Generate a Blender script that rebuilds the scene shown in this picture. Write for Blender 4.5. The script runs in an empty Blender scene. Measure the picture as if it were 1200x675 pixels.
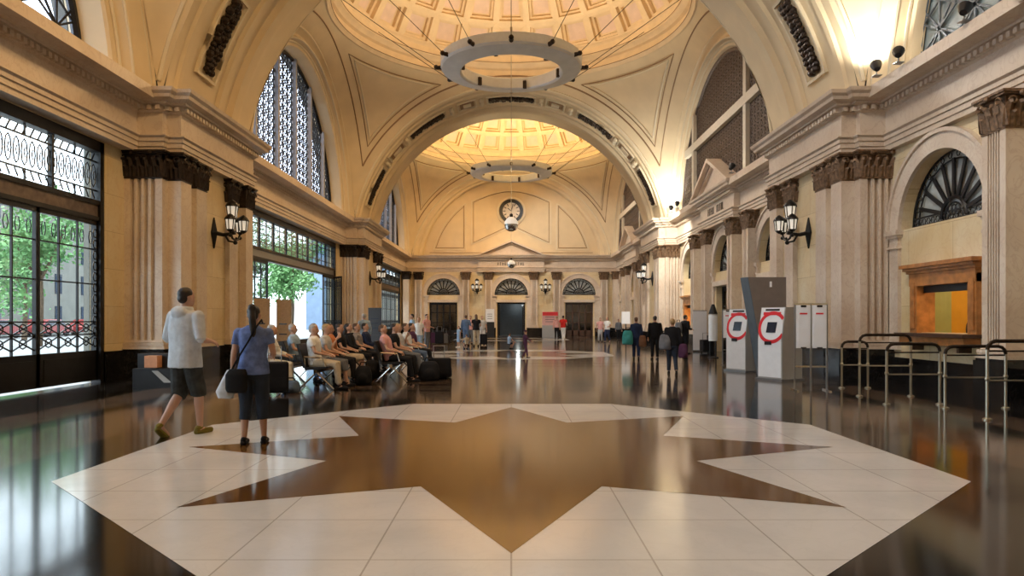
import bpy, bmesh, math, random
from mathutils import Vector, Matrix, noise
from mathutils.geometry import tessellate_polygon
R = math.radians
random.seed(7)
scene = bpy.context.scene
COL = scene.collection

# ------------------------------------------------------------------ camera, world, exposure
cam_data = bpy.data.cameras.new('camera')
cam = bpy.data.objects.new('camera', cam_data); COL.objects.link(cam)
cam.location = (0, 0, 1.4); cam.rotation_euler = (R(90), 0, 0)
cam_data.sensor_width = 36; cam_data.lens = 830/1200*36
cam_data.shift_y = (374.4-337.5)/1200; cam_data.shift_x = 0.9/1200
cam_data.clip_end = 400
scene.camera = cam
scene.view_settings.view_transform = 'Standard'
scene.view_settings.look = 'None'
scene.view_settings.gamma = 1
scene.view_settings.use_curve_mapping = False
scene.view_settings.exposure = 0.45
scene.cycles.use_denoising = True
scene.cycles.max_bounces = 8
scene.cycles.diffuse_bounces = 4
scene.cycles.glossy_bounces = 4
scene.cycles.transparent_max_bounces = 12
scene.cycles.sample_clamp_indirect = 4

world = bpy.data.worlds.new('world'); scene.world = world
world.use_nodes = True
wn = world.node_tree.nodes
wn['Background'].inputs[0].default_value = (0.78, 0.90, 1.0, 1)
wn['Background'].inputs[1].default_value = 3.6

def light(name, kind, loc, energy, color, size=0.2, rot=None, spot=None, blend=.6):
    d = bpy.data.lights.new(name, kind); d.energy = energy; d.color = color
    if kind == 'AREA': d.size = size
    elif kind == 'SUN': d.angle = size
    else: d.shadow_soft_size = size
    if spot: d.spot_size = R(spot); d.spot_blend = blend
    o = bpy.data.objects.new(name, d); COL.objects.link(o); o.location = loc
    if rot is not None:
        o.rotation_euler = Vector(rot).to_track_quat('-Z', 'Y').to_euler()
    return o
WARM = (1.0, .77, .50); SOFT = (1.0, .80, .56); WHITE = (1.0, .95, .85); COOLW = (.9,.96,1.0)
BAYS = [(8.8, 7.9), (29.8, 7.9), (51.3, 7.9)]       # bay centre along the hall, half length
LIGHTS = []
for i, (c, a) in enumerate(BAYS):
    # lamps in the trough of the hanging ring, shining up into the dome
    for k in range(6):
        an = k*math.pi/3+.5
        LIGHTS.append(light('ring_uplight', 'SPOT', (2.45*math.sin(an), c+2.45*math.cos(an), 12.45), [380,380,720][i], [WARM,WARM,(1.0,.76,.40)][i], .15, (math.sin(an)*.35, math.cos(an)*.35, 1), 150, .8))
    for k in range(6):         # fill spots added under the ring to brighten the walls, warmer to the left
        an = k*math.pi/3+math.pi/6; sa, ca = math.sin(an), math.cos(an)
        if i == 2 and ca < -.1: continue
        light('ring_fill', 'SPOT', (2.45*sa, c+2.45*ca, 11.7), [950,900,1100][i], (1,.64,.30) if sa < -.1 else (1,.95,.88), .2, (sa*.9, ca*.9, -.85), 115, .9)
# floodlights on the right cornice washing the piers
light('cornice_flood', 'SPOT', (7.7, 15.9, 7.1), 230, WHITE, .1, (.35, .15, 1), 120)
light('cornice_flood', 'SPOT', (7.8, 36.4, 7.1), 480, WHITE, .1, (.15, .2, 1), 140)
light('cornice_flood', 'SPOT', (6.6, 34.2, 7.2), 1100, WHITE, .12, (.25, .6, -.55), 100)
light('sun', 'SUN', (-30, 10, 30), 1.5, (1,.96,.88), R(1.2), (.35, .5, -1))

# ------------------------------------------------------------------ materials
MATS = {}
def new_mat(name):
    m = bpy.data.materials.new(name); m.use_nodes = True
    MATS[name] = m
    return m, m.node_tree.nodes, m.node_tree.links, m.node_tree.nodes['Principled BSDF']
def plain(name, col, rough=.6, metal=0.0, var=.08, scale=6.0, spec=.5, bump=0.0, emis=None, estr=0):
    m, n, l, b = new_mat(name)
    b.inputs['Roughness'].default_value = rough; b.inputs['Metallic'].default_value = metal
    b.inputs['Specular IOR Level'].default_value = spec
    tc = n.new('ShaderNodeTexCoord'); nz = n.new('ShaderNodeTexNoise'); nz.inputs['Scale'].default_value = scale
    nz.inputs['Detail'].default_value = 4
    l.new(tc.outputs['Object'], nz.inputs['Vector'])
    cr = n.new('ShaderNodeValToRGB')
    cr.color_ramp.elements[0].position = .3; cr.color_ramp.elements[1].position = .7
    cr.color_ramp.elements[0].color = tuple(max(0, c*(1-var)) for c in col)+(1,)
    cr.color_ramp.elements[1].color = tuple(min(1, c*(1+var)) for c in col)+(1,)
    l.new(nz.outputs['Fac'], cr.inputs['Fac']); l.new(cr.outputs['Color'], b.inputs['Base Color'])
    if bump:
        bp = n.new('ShaderNodeBump'); bp.inputs['Strength'].default_value = bump; bp.inputs['Distance'].default_value = .02
        l.new(nz.outputs['Fac'], bp.inputs['Height']); l.new(bp.outputs['Normal'], b.inputs['Normal'])
    if emis:
        b.inputs['Emission Color'].default_value = emis+(1,); b.inputs['Emission Strength'].default_value = estr
    return m
def marble(name, c1, c2, vein, rough=.35, scale=1.2, brick=None, mortar=None, bscale=1.0, bw=.9, rh=.6, axes=None, vein_amt=.5, spec=.5):
    m, n, l, b = new_mat(name)
    b.inputs['Roughness'].default_value = rough
    b.inputs['Specular IOR Level'].default_value = spec
    tc = n.new('ShaderNodeTexCoord'); nz = n.new('ShaderNodeTexNoise')
    nz.inputs['Scale'].default_value = scale; nz.inputs['Detail'].default_value = 6; nz.inputs['Distortion'].default_value = .6
    l.new(tc.outputs['Object'], nz.inputs['Vector'])
    cr = n.new('ShaderNodeValToRGB'); cr.color_ramp.elements[0].position=.35; cr.color_ramp.elements[1].position=.65
    cr.color_ramp.elements[0].color = c1+(1,); cr.color_ramp.elements[1].color = c2+(1,)
    l.new(nz.outputs['Fac'], cr.inputs['Fac'])
    n2 = n.new('ShaderNodeTexNoise'); n2.inputs['Scale'].default_value = scale*2.3; n2.inputs['Detail'].default_value = 5; n2.inputs['Distortion'].default_value = 2.5
    l.new(tc.outputs['Object'], n2.inputs['Vector'])
    c2r = n.new('ShaderNodeValToRGB'); e = c2r.color_ramp.elements
    e[0].position=.46; e[0].color=(0,0,0,1); e[1].position=.5; e[1].color=(1,1,1,1); e2=e.new(.54); e2.color=(0,0,0,1)
    l.new(n2.outputs['Fac'], c2r.inputs['Fac'])
    mul = n.new('ShaderNodeMath'); mul.operation='MULTIPLY'; mul.inputs[1].default_value=vein_amt
    l.new(c2r.outputs['Color'], mul.inputs[0])
    mx = n.new('ShaderNodeMix'); mx.data_type='RGBA'; l.new(mul.outputs[0], mx.inputs[0]); l.new(cr.outputs['Color'], mx.inputs[6]); mx.inputs[7].default_value = vein+(1,)
    out = mx.outputs[2]
    if brick:
        bt = n.new('ShaderNodeTexBrick'); bt.inputs['Scale'].default_value = bscale
        bt.inputs['Mortar Size'].default_value = .006; bt.offset = 0.0 if name.startswith('floor') else .5; bt.inputs['Brick Width'].default_value = bw; bt.inputs['Row Height'].default_value = rh
        bt.inputs['Color1'].default_value=(1,1,1,1); bt.inputs['Color2'].default_value=(brick,brick,brick,1); bt.inputs['Mortar'].default_value=mortar+(1,)
        if axes:
            sp = n.new('ShaderNodeSeparateXYZ'); cb = n.new('ShaderNodeCombineXYZ'); l.new(tc.outputs['Object'], sp.inputs[0])
            l.new(sp.outputs[axes[0]], cb.inputs[0]); l.new(sp.outputs[axes[1]], cb.inputs[1]); l.new(cb.outputs[0], bt.inputs['Vector'])
        else: l.new(tc.outputs['Object'], bt.inputs['Vector'])
        m2 = n.new('ShaderNodeMix'); m2.data_type='RGBA'; m2.blend_type='MULTIPLY'; m2.inputs[0].default_value=1
        l.new(out, m2.inputs[6]); l.new(bt.outputs['Color'], m2.inputs[7]); out = m2.outputs[2]
    l.new(out, b.inputs['Base Color'])
    return m
def glass(name, tint, gloss=.08, rough=.02):
    m, n, l, b = new_mat(name)
    n.remove(b); o = n['Material Output']
    t = n.new('ShaderNodeBsdfTransparent'); t.inputs[0].default_value = tint+(1,)
    g = n.new('ShaderNodeBsdfGlossy'); g.inputs['Roughness'].default_value = rough
    mx = n.new('ShaderNodeMixShader'); mx.inputs[0].default_value = gloss
    l.new(t.outputs[0], mx.inputs[1]); l.new(g.outputs[0], mx.inputs[2]); l.new(mx.outputs[0], o.inputs[0])
    return m
M = MATS
plain('vault_paint', (.74,.60,.38), .7, var=.05, scale=1.2)
plain('vault_line', (.30,.18,.09), .7)
plain('vault_rib', (.76,.66,.47), .65, var=.04, scale=1.5)
plain('coffer_panel', (.82,.64,.52), .7, var=.06, scale=3)
plain('dome_paint', (.80,.63,.40), .7, var=.06, scale=2)
marble('pilaster_stone', (.64,.52,.40), (.75,.65,.53), (.50,.36,.27), .38, .9, vein_amt=.4)
marble('wall_marble_side', (.74,.57,.30), (.82,.70,.47), (.62,.42,.20), .35, .8, brick=.90, mortar=(.66,.60,.52), bw=1.6, rh=.85, axes=(1,2), vein_amt=.3)
marble('wall_marble_end', (.74,.57,.30), (.82,.70,.47), (.62,.42,.20), .35, .8, brick=.90, mortar=(.66,.60,.52), bw=1.6, rh=.85, axes=(0,2), vein_amt=.3)
marble('entablature_stone', (.60,.48,.36), (.70,.59,.47), (.42,.28,.19), .45, .7, vein_amt=.3)
marble('black_marble', (.006,.006,.007), (.014,.013,.013), (.05,.045,.04), .12, 1.5, vein_amt=.4)
marble('floor_dark', (.008,.0075,.0075), (.015,.014,.013), (.05,.045,.04), .10, 1.2, brick=.8, mortar=(.5,.5,.5), bw=.8, rh=.8, vein_amt=.3, spec=.38)
marble('floor_brown', (.075,.050,.036), (.115,.080,.058), (.12,.09,.06), .10, 1.0, brick=.82, mortar=(.5,.5,.5), bw=.8, rh=.8, vein_amt=.3, spec=.36)
marble('floor_star', (.105,.046,.010), (.14,.064,.016), (.075,.034,.01), .11, .8, brick=.93, mortar=(.75,.75,.75), bw=.82, rh=.82, vein_amt=.3, spec=.34)
marble('floor_stardark', (.030,.020,.017), (.045,.031,.026), (.07,.05,.04), .14, .8, brick=.9, mortar=(.7,.7,.7), bw=1.3, rh=.8, vein_amt=.3, spec=.6)
marble('floor_white', (.64,.66,.67), (.74,.75,.75), (.55,.56,.57), .13, 1.0, brick=.96, mortar=(.62,.60,.58), bw=.82, rh=.82, vein_amt=.15, spec=.4)
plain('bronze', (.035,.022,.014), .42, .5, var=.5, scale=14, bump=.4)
plain('lit_bronze', (.20,.12,.065), .45, .35, var=.5, scale=14, bump=.4)  # capital bronze for right and far walls, golden lighting put into the colour
plain('iron', (.010,.010,.011), .4, .3, var=.3, scale=8)
plain('grille_brown', (.16,.12,.095), .5, .3, var=.3, scale=8)
plain('steel_grey', (.32,.33,.34), .35, .8, var=.05)
plain('ring_metal', (.80,.81,.77), .5, .0, var=.06, scale=2)
plain('ring_light', (.80,.84,.84), .35, .1, var=.04)
plain('mullion_stone', (.62,.55,.42), .6, var=.05)
plain('mullion_grey', (.34,.34,.36), .5, var=.05)
plain('wood', (.46,.19,.055), .35, var=.35, scale=5)
plain('wood_dark', (.07,.032,.018), .4, var=.3, scale=5)
plain('black_plastic', (.012,.012,.014), .4, var=.2)
plain('black_leather', (.014,.014,.016), .45, var=.3)
plain('chrome', (.75,.75,.73), .16, 1.0, var=.03)
plain('brass_steel', (.50,.46,.36), .28, .9, var=.1)
plain('machine_white', (.84,.87,.89), .35, var=.03)
plain('machine_grey', (.40,.41,.41), .4, var=.03)
plain('kiosk_brown', (.22,.19,.17), .35, .2, var=.06)
plain('kiosk_side', (.13,.16,.19), .35, .3, var=.06)
plain('sign_red', (.72,.02,.03), .4, var=.04)
plain('paper_white', (.90,.91,.93), .6, var=.02)
plain('paper_pink', (.75,.45,.42), .6, var=.05)
plain('screen_dark', (.02,.03,.05), .15, var=.2)
plain('glass_lamp', (.85,.84,.80), .3, var=.02, emis=(1,.88,.70), estr=.35)
plain('lamp_lens', (.9,.9,.88), .3, var=.02, emis=(1,.93,.78), estr=6)
plain('office_wall', (.78,.45,.05), .7, var=.1, scale=2, emis=None)
plain('office_green', (.42,.50,.24), .6, var=.05)
plain('clock_face', (.80,.74,.66), .5, var=.03)
plain('exterior_paving', (.30,.30,.30), .8, var=.1, scale=2)
plain('exterior_wall', (.17,.17,.15), .8, var=.1, scale=1)
plain('exterior_blue', (.18,.26,.38), .6, var=.1, scale=1)
plain('leaf_green', (.07,.20,.07), .6, var=.4, scale=3)
plain('leaf_light', (.15,.33,.12), .6, var=.4, scale=3)
plain('bark', (.12,.08,.05), .8, var=.3)
plain('car_red', (.25,.03,.03), .25, .2)
plain('tyre', (.02,.02,.02), .8)
plain('cork_board', (.50,.36,.22), .6, var=.1, scale=20)
plain('skin', (.55,.32,.22), .55, var=.06)
plain('hair_dark', (.018,.012,.010), .5, var=.3, scale=40)
plain('hair_brown', (.10,.05,.025), .5, var=.3, scale=40)
plain('hair_blond', (.38,.25,.11), .5, var=.3, scale=40)
plain('hair_grey', (.40,.38,.36), .5, var=.2, scale=40)
plain('card_orange', (.62,.30,.16), .6, var=.15, scale=9)
glass('clear_glass', (.93,.97,.97), .06)
glass('grey_glass', (.42,.47,.47), .2, .15)
glass('milk_glass', (.88,.90,1.0), .04, .2)
glass('tinted_glass', (.16,.18,.18), .25, .08)
plain('fan_pane', (.50,.53,.51), .25, var=.1)
plain('teal_pane', (.30,.36,.36), .25, var=.1)
plain('dark_void', (.02,.017,.015), .8)  # near-black stands in for the unlit space behind openings
def cloth(name, col, var=.12, scale=14, rough=.85):
    return plain(name, col, rough, var=var, scale=scale, bump=.25, spec=.2)

# ------------------------------------------------------------------ mesh helpers
class MB:
    def __init__(s): s.v=[]; s.f=[]; s.m=[]; s.mi=0
    def add(s, vs, fs):
        o=len(s.v); s.v += [tuple(p) for p in vs]
        for f in fs: s.f.append(tuple(i+o for i in f)); s.m.append(s.mi)
    def quad(s,a,b,c,d): s.add([a,b,c,d],[(0,1,2,3)])
    def box(s,x0,x1,y0,y1,z0,z1):
        s.add([(x0,y0,z0),(x1,y0,z0),(x1,y1,z0),(x0,y1,z0),(x0,y0,z1),(x1,y0,z1),(x1,y1,z1),(x0,y1,z1)],
              [(0,3,2,1),(4,5,6,7),(0,1,5,4),(1,2,6,5),(2,3,7,6),(3,0,4,7)])
    def prism(s, pts, d):                 # closed loop of 3-D points extruded by vector d
        n=len(pts); d=Vector(d); p=[Vector(q) for q in pts]
        s.add(p+[q+d for q in p], [tuple(range(n))[::-1], tuple(range(n,2*n))]+[(i,(i+1)%n,(i+1)%n+n,i+n) for i in range(n)])
    def bar(s,p,q,w,t,up=(0,0,1)):        # flat bar: width w across, thickness t along up-ish
        p=Vector(p); q=Vector(q); d=(q-p)
        if d.length<1e-5: return
        d.normalize(); u=Vector(up)
        if abs(d.dot(u))>.98: u=Vector((1,0,0)) if abs(d.x)<.9 else Vector((0,1,0))
        a=d.cross(u).normalized(); b=a.cross(d).normalized()
        a*=w/2; b*=t/2
        vs=[p-a-b,p+a-b,p+a+b,p-a+b,q-a-b,q+a-b,q+a+b,q-a+b]
        s.add(vs,[(0,3,2,1),(4,5,6,7),(0,1,5,4),(1,2,6,5),(2,3,7,6),(3,0,4,7)])
    def tube(s, pts, r, n=8, closed=False, cap=True):
        P=[Vector(p) for p in pts]; m=len(P)
        rr = r if isinstance(r,(list,tuple)) else [r]*m
        rings=[]; prev=None
        for i in range(m):
            if closed: t=P[(i+1)%m]-P[i-1]
            else: t=P[min(i+1,m-1)]-P[max(i-1,0)]
            if t.length<1e-9: t=Vector((0,0,1))
            t.normalize()
            if prev is None:
                u=Vector((0,0,1)) if abs(t.z)<.9 else Vector((1,0,0))
                a=t.cross(u).normalized()
            else:
                a=prev-t*prev.dot(t)
                if a.length<1e-6: a=t.cross(Vector((0,0,1)))
                a.normalize()
            prev=a; b=t.cross(a)
            rings.append([P[i]+(a*math.cos(2*math.pi*k/n)+b*math.sin(2*math.pi*k/n))*rr[i] for k in range(n)])
        vs=[v for g in rings for v in g]; fs=[]
        for i in range(m if closed else m-1):
            j=(i+1)%m
            for k in range(n): fs.append((i*n+k,i*n+(k+1)%n,j*n+(k+1)%n,j*n+k))
        if cap and not closed: fs += [tuple(range(n))[::-1], tuple((m-1)*n+k for k in range(n))]
        s.add(vs,fs)
    def lathe(s, prof, c=(0,0,0), n=24, axis='z', a0=0, a1=2*math.pi, cap=False):
        full = abs(a1-a0-2*math.pi)<1e-6; m = n if full else n+1
        vs=[]
        for r,h in prof:
            for k in range(m):
                an=a0+(a1-a0)*k/n; x=r*math.cos(an); y=r*math.sin(an)
                if axis=='z': p=(c[0]+x,c[1]+y,c[2]+h)
                elif axis=='y': p=(c[0]+x,c[1]+h,c[2]+y)
                else: p=(c[0]+h,c[1]+x,c[2]+y)
                vs.append(p)
        fs=[]
        for i in range(len(prof)-1):
            for k in range(n):
                k2=(k+1)%m if full else k+1
                fs.append((i*m+k,i*m+k2,(i+1)*m+k2,(i+1)*m+k))
        if cap: fs += [tuple(range(m))[::-1], tuple((len(prof)-1)*m+k for k in range(m))]
        s.add(vs,fs)
    def ball(s,c,rx,ry=None,rz=None,n=12,m=8,rot=None):
        ry=ry or rx; rz=rz or rx
        vs=[];
        for i in range(m+1):
            th=math.pi*i/m
            for k in range(n):
                ph=2*math.pi*k/n
                v=Vector((rx*math.sin(th)*math.cos(ph),ry*math.sin(th)*math.sin(ph),rz*math.cos(th)))
                if rot is not None: v=rot@v
                vs.append(Vector(c)+v)
        s.add(vs,[(i*n+k,i*n+(k+1)%n,(i+1)*n+(k+1)%n,(i+1)*n+k) for i in range(m) for k in range(n)])
    def plate(s, loops, fn, t=None):      # loops: outer + holes in 2-D; fn maps (u,v)->3-D; t: thickness vector
        L3=[[Vector((u,v,0)) for u,v in lp] for lp in loops]
        tris=tessellate_polygon(L3); flat=[p for lp in L3 for p in lp]
        P=[Vector(fn(p.x,p.y)) for p in flat]
        if t is None: s.add(P,[tuple(x) for x in tris]); return
        t=Vector(t); n=len(P)
        fs=[tuple(x) for x in tris]+[tuple(i+n for i in x[::-1]) for x in tris]
        o=0
        for lp in loops:
            k=len(lp)
            for i in range(k): fs.append((o+i,o+(i+1)%k,o+(i+1)%k+n,o+i+n))
            o+=k
        s.add(P+[p+t for p in P],fs)
    def build(s, name, mats, parent=None, smooth=True, ang=32, loc=None):
        me=bpy.data.meshes.new(name); me.from_pydata(s.v,[],s.f)
        if not isinstance(mats,(list,tuple)): mats=[mats]
        for m in mats: me.materials.append(MATS[m])
        if len(mats)>1: me.polygons.foreach_set('material_index', s.m)
        bm=bmesh.new(); bm.from_mesh(me)
        bmesh.ops.remove_doubles(bm, verts=bm.verts, dist=1e-5)
        bmesh.ops.recalc_face_normals(bm, faces=bm.faces)
        bm.to_mesh(me); bm.free()
        if smooth:
            me.polygons.foreach_set('use_smooth',[True]*len(me.polygons)); me.set_sharp_from_angle(angle=R(ang))
        me.update()
        o=bpy.data.objects.new(name,me); COL.objects.link(o)
        if parent: o.parent=parent
        if loc: o.location=loc
        return o
def tag(o, label=None, cat=None, group=None, kind=None):
    if label: o['label']=label
    if cat: o['category']=cat
    if group: o['group']=group
    if kind: o['kind']=kind
    return o
def empty(name, loc=(0,0,0), rz=0):
    o=bpy.data.objects.new(name,None); o.empty_display_size=.2; COL.objects.link(o); o.location=loc; o.rotation_euler=(0,0,rz); return o
def struct(o): o['kind']='structure'; return o
def kids(o): return [c for c in bpy.data.objects if c.parent==o]
CH={}
def copy_tree(o, parent=None):
    c=o.copy(); COL.objects.link(c); c.parent=parent
    for ch in list(o.children): copy_tree(ch,c)
    return c
TR=[0]; WI=[0]; DO=[0]
def trim_name(): TR[0]+=1; return 'trim_%d'%TR[0]
def win_name(): WI[0]+=1; return 'window_%d'%WI[0]
def door_name(): DO[0]+=1; return 'door_%d'%DO[0]
def arc(cx,cz,r,a0,a1,n): return [(cx+r*math.cos(a0+(a1-a0)*i/n), cz+r*math.sin(a0+(a1-a0)*i/n)) for i in range(n+1)]

# ------------------------------------------------------------------ dimensions
WX=8.85          # bay wall plane
WR_=8.98; WL_=9.12; HW=7.1   # recessed wall planes, half width of the glazed fronts
PX=7.9           # pier frieze plane
YR=-5.0; YF=59.4
PIERS=[(YR,.9),(16.7,21.9),(37.7,43.4)]
ZC=6.78
def rect(a,b,c,d): return [(a,c),(b,c),(b,d),(a,d)]

# ------------------------------------------------------------------ floor
def build_floor():
    m=MB(); mats=['floor_dark','floor_brown','floor_white','floor_star','floor_stardark','black_marble']
    def rc(mi,x0,x1,y0,y1,z): m.mi=mi; m.quad((x0,y0,z),(x1,y0,z),(x1,y1,z),(x0,y1,z))
    m.mi=5; m.box(-9.3,9.3,YR-.3,YF+.5,-.3,0)
    rc(0,-7.7,7.7,YR,YF,.001)
    rc(1,-7.2,7.2,YR,YF,.002)
    for c in (7.72,28.6,49.5):
        for h,mi,z in ((7.6,0,.003),(7.2,1,.004),(6.35,0,.005),(5.95,1,.006),(4.75,0,.007)):
            rc(mi,-h,h,c-h,c+h,z)
        A=3.95; t=A*math.tan(math.pi/8)
        oc=[(-A,-t),(-A,t),(-t,A),(t,A),(A,t),(A,-t),(t,-A),(-t,-A)]
        m.mi=2; m.add([(x,y+c,.009) for x,y in oc],[tuple(range(8))])
        st=[]
        for k in range(16):
            r=3.51 if k%2==0 else 1.97; an=k*math.pi/8
            st.append((-r*math.sin(an),c-r*math.cos(an)))
        P=[(0,c)]+st
        for k in range(16):
            m.mi=3
            a=st[k]; b=st[(k+1)%16]
            m.mi=3
            m.add([(0,c,.0105),(a[0],a[1],.0105),(b[0],b[1],.0105)],[(0,1,2)])
    o=m.build('floor',mats,smooth=False); struct(o)
build_floor()

# ------------------------------------------------------------------ vaults
def rev_x(m, prof, yc, n=48, zmin=6.6, side=1):
    """revolve profile [(x,r,z0)] about the x axis through (yc,z0), keeping z above zmin"""
    rings=[]
    for x,r,z0 in prof:
        s=max(-1,min(1,(zmin-z0)/r)); a=math.asin(s)
        rings.append([(x*side, yc+r*math.cos(a+(math.pi-2*a)*k/n), z0+r*math.sin(a+(math.pi-2*a)*k/n)) for k in range(n+1)])
    for i in range(len(rings)-1):
        for k in range(n): m.quad(rings[i][k],rings[i][k+1],rings[i+1][k+1],rings[i+1][k])
def rev_y(m, prof, n=64, zmin=6.6, x0=0):
    rings=[]
    for y,r,z0 in prof:
        a=math.asin(max(-1,min(1,(zmin-z0)/r)))
        rings.append([(x0+r*math.cos(a+(math.pi-2*a)*k/n), y, z0+r*math.sin(a+(math.pi-2*a)*k/n)) for k in range(n+1)])
    for i in range(len(rings)-1):
        for k in range(n): m.quad(rings[i][k],rings[i][k+1],rings[i+1][k+1],rings[i+1][k])
RT=8.3; Z0=5.4; RINGR=7.57
def bay_vault(c,a):
    RS=math.sqrt(RT*RT+a*a)
    m=MB()
    # pendentives: sphere between ring and box
    n=160; rows=14
    def pt(phi,t):
        cs,sn=abs(math.cos(phi)),abs(math.sin(phi))
        rmax=min(RT/max(cs,1e-6), a/max(sn,1e-6)); zl=6.6-Z0
        rmax=min(rmax, math.sqrt(RS*RS-zl*zl)); rmax=max(rmax,RINGR)
        q=RINGR+(rmax-RINGR)*t
        return (q*math.cos(phi), c+q*math.sin(phi), Z0+math.sqrt(RS*RS-q*q))
    phs=[2*math.pi*i/n for i in range(n)]
    cor=math.atan2(a,RT)
    phs=sorted(set(phs+[cor,math.pi-cor,math.pi+cor,2*math.pi-cor]))
    G=[[pt(p,j/rows) for j in range(rows+1)] for p in phs]; n=len(phs)
    for i in range(n):
        for j in range(rows): m.quad(G[i][j],G[(i+1)%n][j],G[(i+1)%n][j+1],G[i][j+1])
    o=m.build('ceiling',['vault_paint']); struct(o); root=o
    zr=Z0+math.sqrt(RS*RS-RINGR*RINGR)
    # mouldings on the pendentives
    ml=MB()
    def sph(x,y): return (x*.999,c+y*.999,Z0+math.sqrt(max(0,RS*RS-x*x-y*y))-.02)
    for sx in (-1,1):
        for sy in (-1,1):
            def P(ox,oy):   # triangle inset: lines parallel to the two arches and the ring
                e1=[];e2=[];e3=[]
                X=RT-ox; Y=a-oy
                zl=6.6-Z0+1.0
                ym=math.sqrt(max(0,RS*RS-X*X-zl*zl)); ym=min(ym,Y)
                rr=RINGR+.45+(ox-.9)*.6
                y0=math.sqrt(max(0,rr*rr-X*X)) if rr>X else 0
                for i in range(13): e1.append(sph(sx*X, sy*(y0+(Y-y0)*i/12)))
                x0=math.sqrt(max(0,rr*rr-Y*Y)) if rr>Y else 0
                for i in range(13): e2.append(sph(sx*(X+(x0-X)*i/12), sy*Y))
                a0=math.atan2(Y,x0); a1=math.atan2(y0,X)
                for i in range(1,12):
                    an=a0+(a1-a0)*i/12; e3.append(sph(sx*rr*math.cos(an), sy*rr*math.sin(an)))
                return e1+e2[1:]+e3
            ml.mi=0; ml.tube(P(.95,.95),.05,6,closed=True)
            ml.mi=1; ml.tube(P(.82,.82),.025,5,closed=True)
    # rings round the transverse arches and the side arches
    for sy in (-1,1):
        for off,rad,mi in ((.55,.045,1),(.12,.07,0)):
            Y=a-off; rr=math.sqrt(RS*RS-Y*Y); a0=math.asin((7.0-Z0)/rr)
            if off>.3: a0=max(a0,math.acos(min(1,(RT-.5)/rr)))
            pts=[(rr*math.cos(a0+(math.pi-2*a0)*k/48), c+sy*Y, Z0+rr*math.sin(a0+(math.pi-2*a0)*k/48)-.01) for k in range(49)]
            ml.mi=mi; ml.tube(pts,rad,6)
    for sx in (-1,1):
        X=RT-.5; rr=math.sqrt(RS*RS-X*X); a0=max(math.asin((7.0-Z0)/rr),math.acos(min(1,(a-.55)/rr)))
        pts=[(sx*X, c+rr*math.cos(a0+(math.pi-2*a0)*k/48), Z0+rr*math.sin(a0+(math.pi-2*a0)*k/48)-.01) for k in range(49)]
        ml.mi=1; ml.tube(pts,.03,6)
    ml.build('moulding',['vault_rib','vault_line'],root)
    # ring cornice
    rg=MB()
    rg.lathe([(RINGR,zr-.02),(7.5,zr-.02),(7.46,zr+.06),(7.38,zr+.12),(7.38,zr+.2),(7.50,zr+.22),(7.50,zr+.5),(7.36,zr+.56),(7.30,zr+.66),(7.16,zr+.74),(7.14,zr+.86),(7.25,zr+.9)],(0,c,0),96)
    rg.mi=1
    for q,h in ((7.37,.14),(7.14,.8)): 
        rg.tube([(q*math.cos(2*math.pi*k/96),c+q*math.sin(2*math.pi*k/96),zr+h) for k in range(96)],.018,4,closed=True)
    rg.build('ring_cornice',['dome_paint','vault_line'],root)
    # coffered dome
    d=MB(); zb=zr+.9; RB=7.25; Rd=8.2; zc=zb+.32-math.sqrt(Rd*Rd-RB*RB)
    d.lathe([(RB,zb),(RB+.02,zb+.25),(RB-.03,zb+.3),(RB-.12,zb+.36)],(0,c,0),104)
    def dp(ph,th,dep=0):
        q=Rd+dep; return (q*math.cos(th)*math.sin(ph), c+q*math.cos(th)*math.cos(ph), zc+q*math.sin(th))
    th0=math.acos(RB/Rd); N=26
    ths=[th0]; 
    for k in range(6): ths.append(ths[-1]+ .165*math.cos(ths[-1])/math.cos(th0)+.02)
    for j in range(6):
        t0,t1=ths[j],ths[j+1]
        for i in range(N):
            p0=(i-.5)*2*math.pi/N; p1=(i+.5)*2*math.pi/N
            def lp(f,dep):
                return [dp(p0+(p1-p0)*u,t0+(t1-t0)*v,dep) for u,v in ((f,f),(1-f,f),(1-f,1-f),(f,1-f))]
            L=[lp(0,0),lp(.11,0),lp(.112,.22),lp(.19,.22),lp(.192,.42),lp(.25,.42)]
            for q in range(len(L)-1):
                d.mi=0 if q<3 else 0
                for e in range(4): d.quad(L[q][e],L[q][(e+1)%4],L[q+1][(e+1)%4],L[q+1][e])
            d.mi=1; d.quad(*L[-1])
    d.mi=0
    tl=ths[-1]; K=6
    for q in range(K):
        ta=tl+(math.pi/2-tl)*q/K; tb=tl+(math.pi/2-tl)*(q+1)/K
        for i in range(52):
            p0=i*2*math.pi/52; p1=(i+1)*2*math.pi/52
            d.quad(dp(p0,ta),dp(p1,ta),dp(p1,tb),dp(p0,tb))
    d.build('dome',['dome_paint','coffer_panel'],root,smooth=False)
    # side arches framing the lunettes
    for s in (-1,1):
        w=MB(); xe=9.25 if s<0 else 8.82
        rev_x(w,[(RT,a,Z0),(8.34,7.84,5.42),(8.34,7.72,5.46),(8.40,7.66,5.48),(8.50,7.56,5.5),(8.56,7.44,5.54),(8.56,7.30,5.58),(8.50,7.20,5.61),(8.42,7.12,5.64),(8.42,7.04,5.68),(8.50,6.98,5.72),(8.58,6.93,5.74),(8.62,6.84,5.76),(8.62,6.62,5.85),(8.68,6.56,5.87),(xe,6.5,5.9)],c,56,side=s)
        o2=w.build('side_arch',['vault_paint'],root)
        w=MB()
        for x,r,z0,rad in ((8.37,7.75,5.45,.04),(8.42,7.08,5.66,.045),(8.60,6.86,5.76,.045)):
            aa=math.asin((6.8-z0)/r)
            w.tube([(s*x,c+r*math.cos(aa+(math.pi-2*aa)*k/48),z0+r*math.sin(aa+(math.pi-2*aa)*k/48)) for k in range(49)],rad,6)
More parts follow.
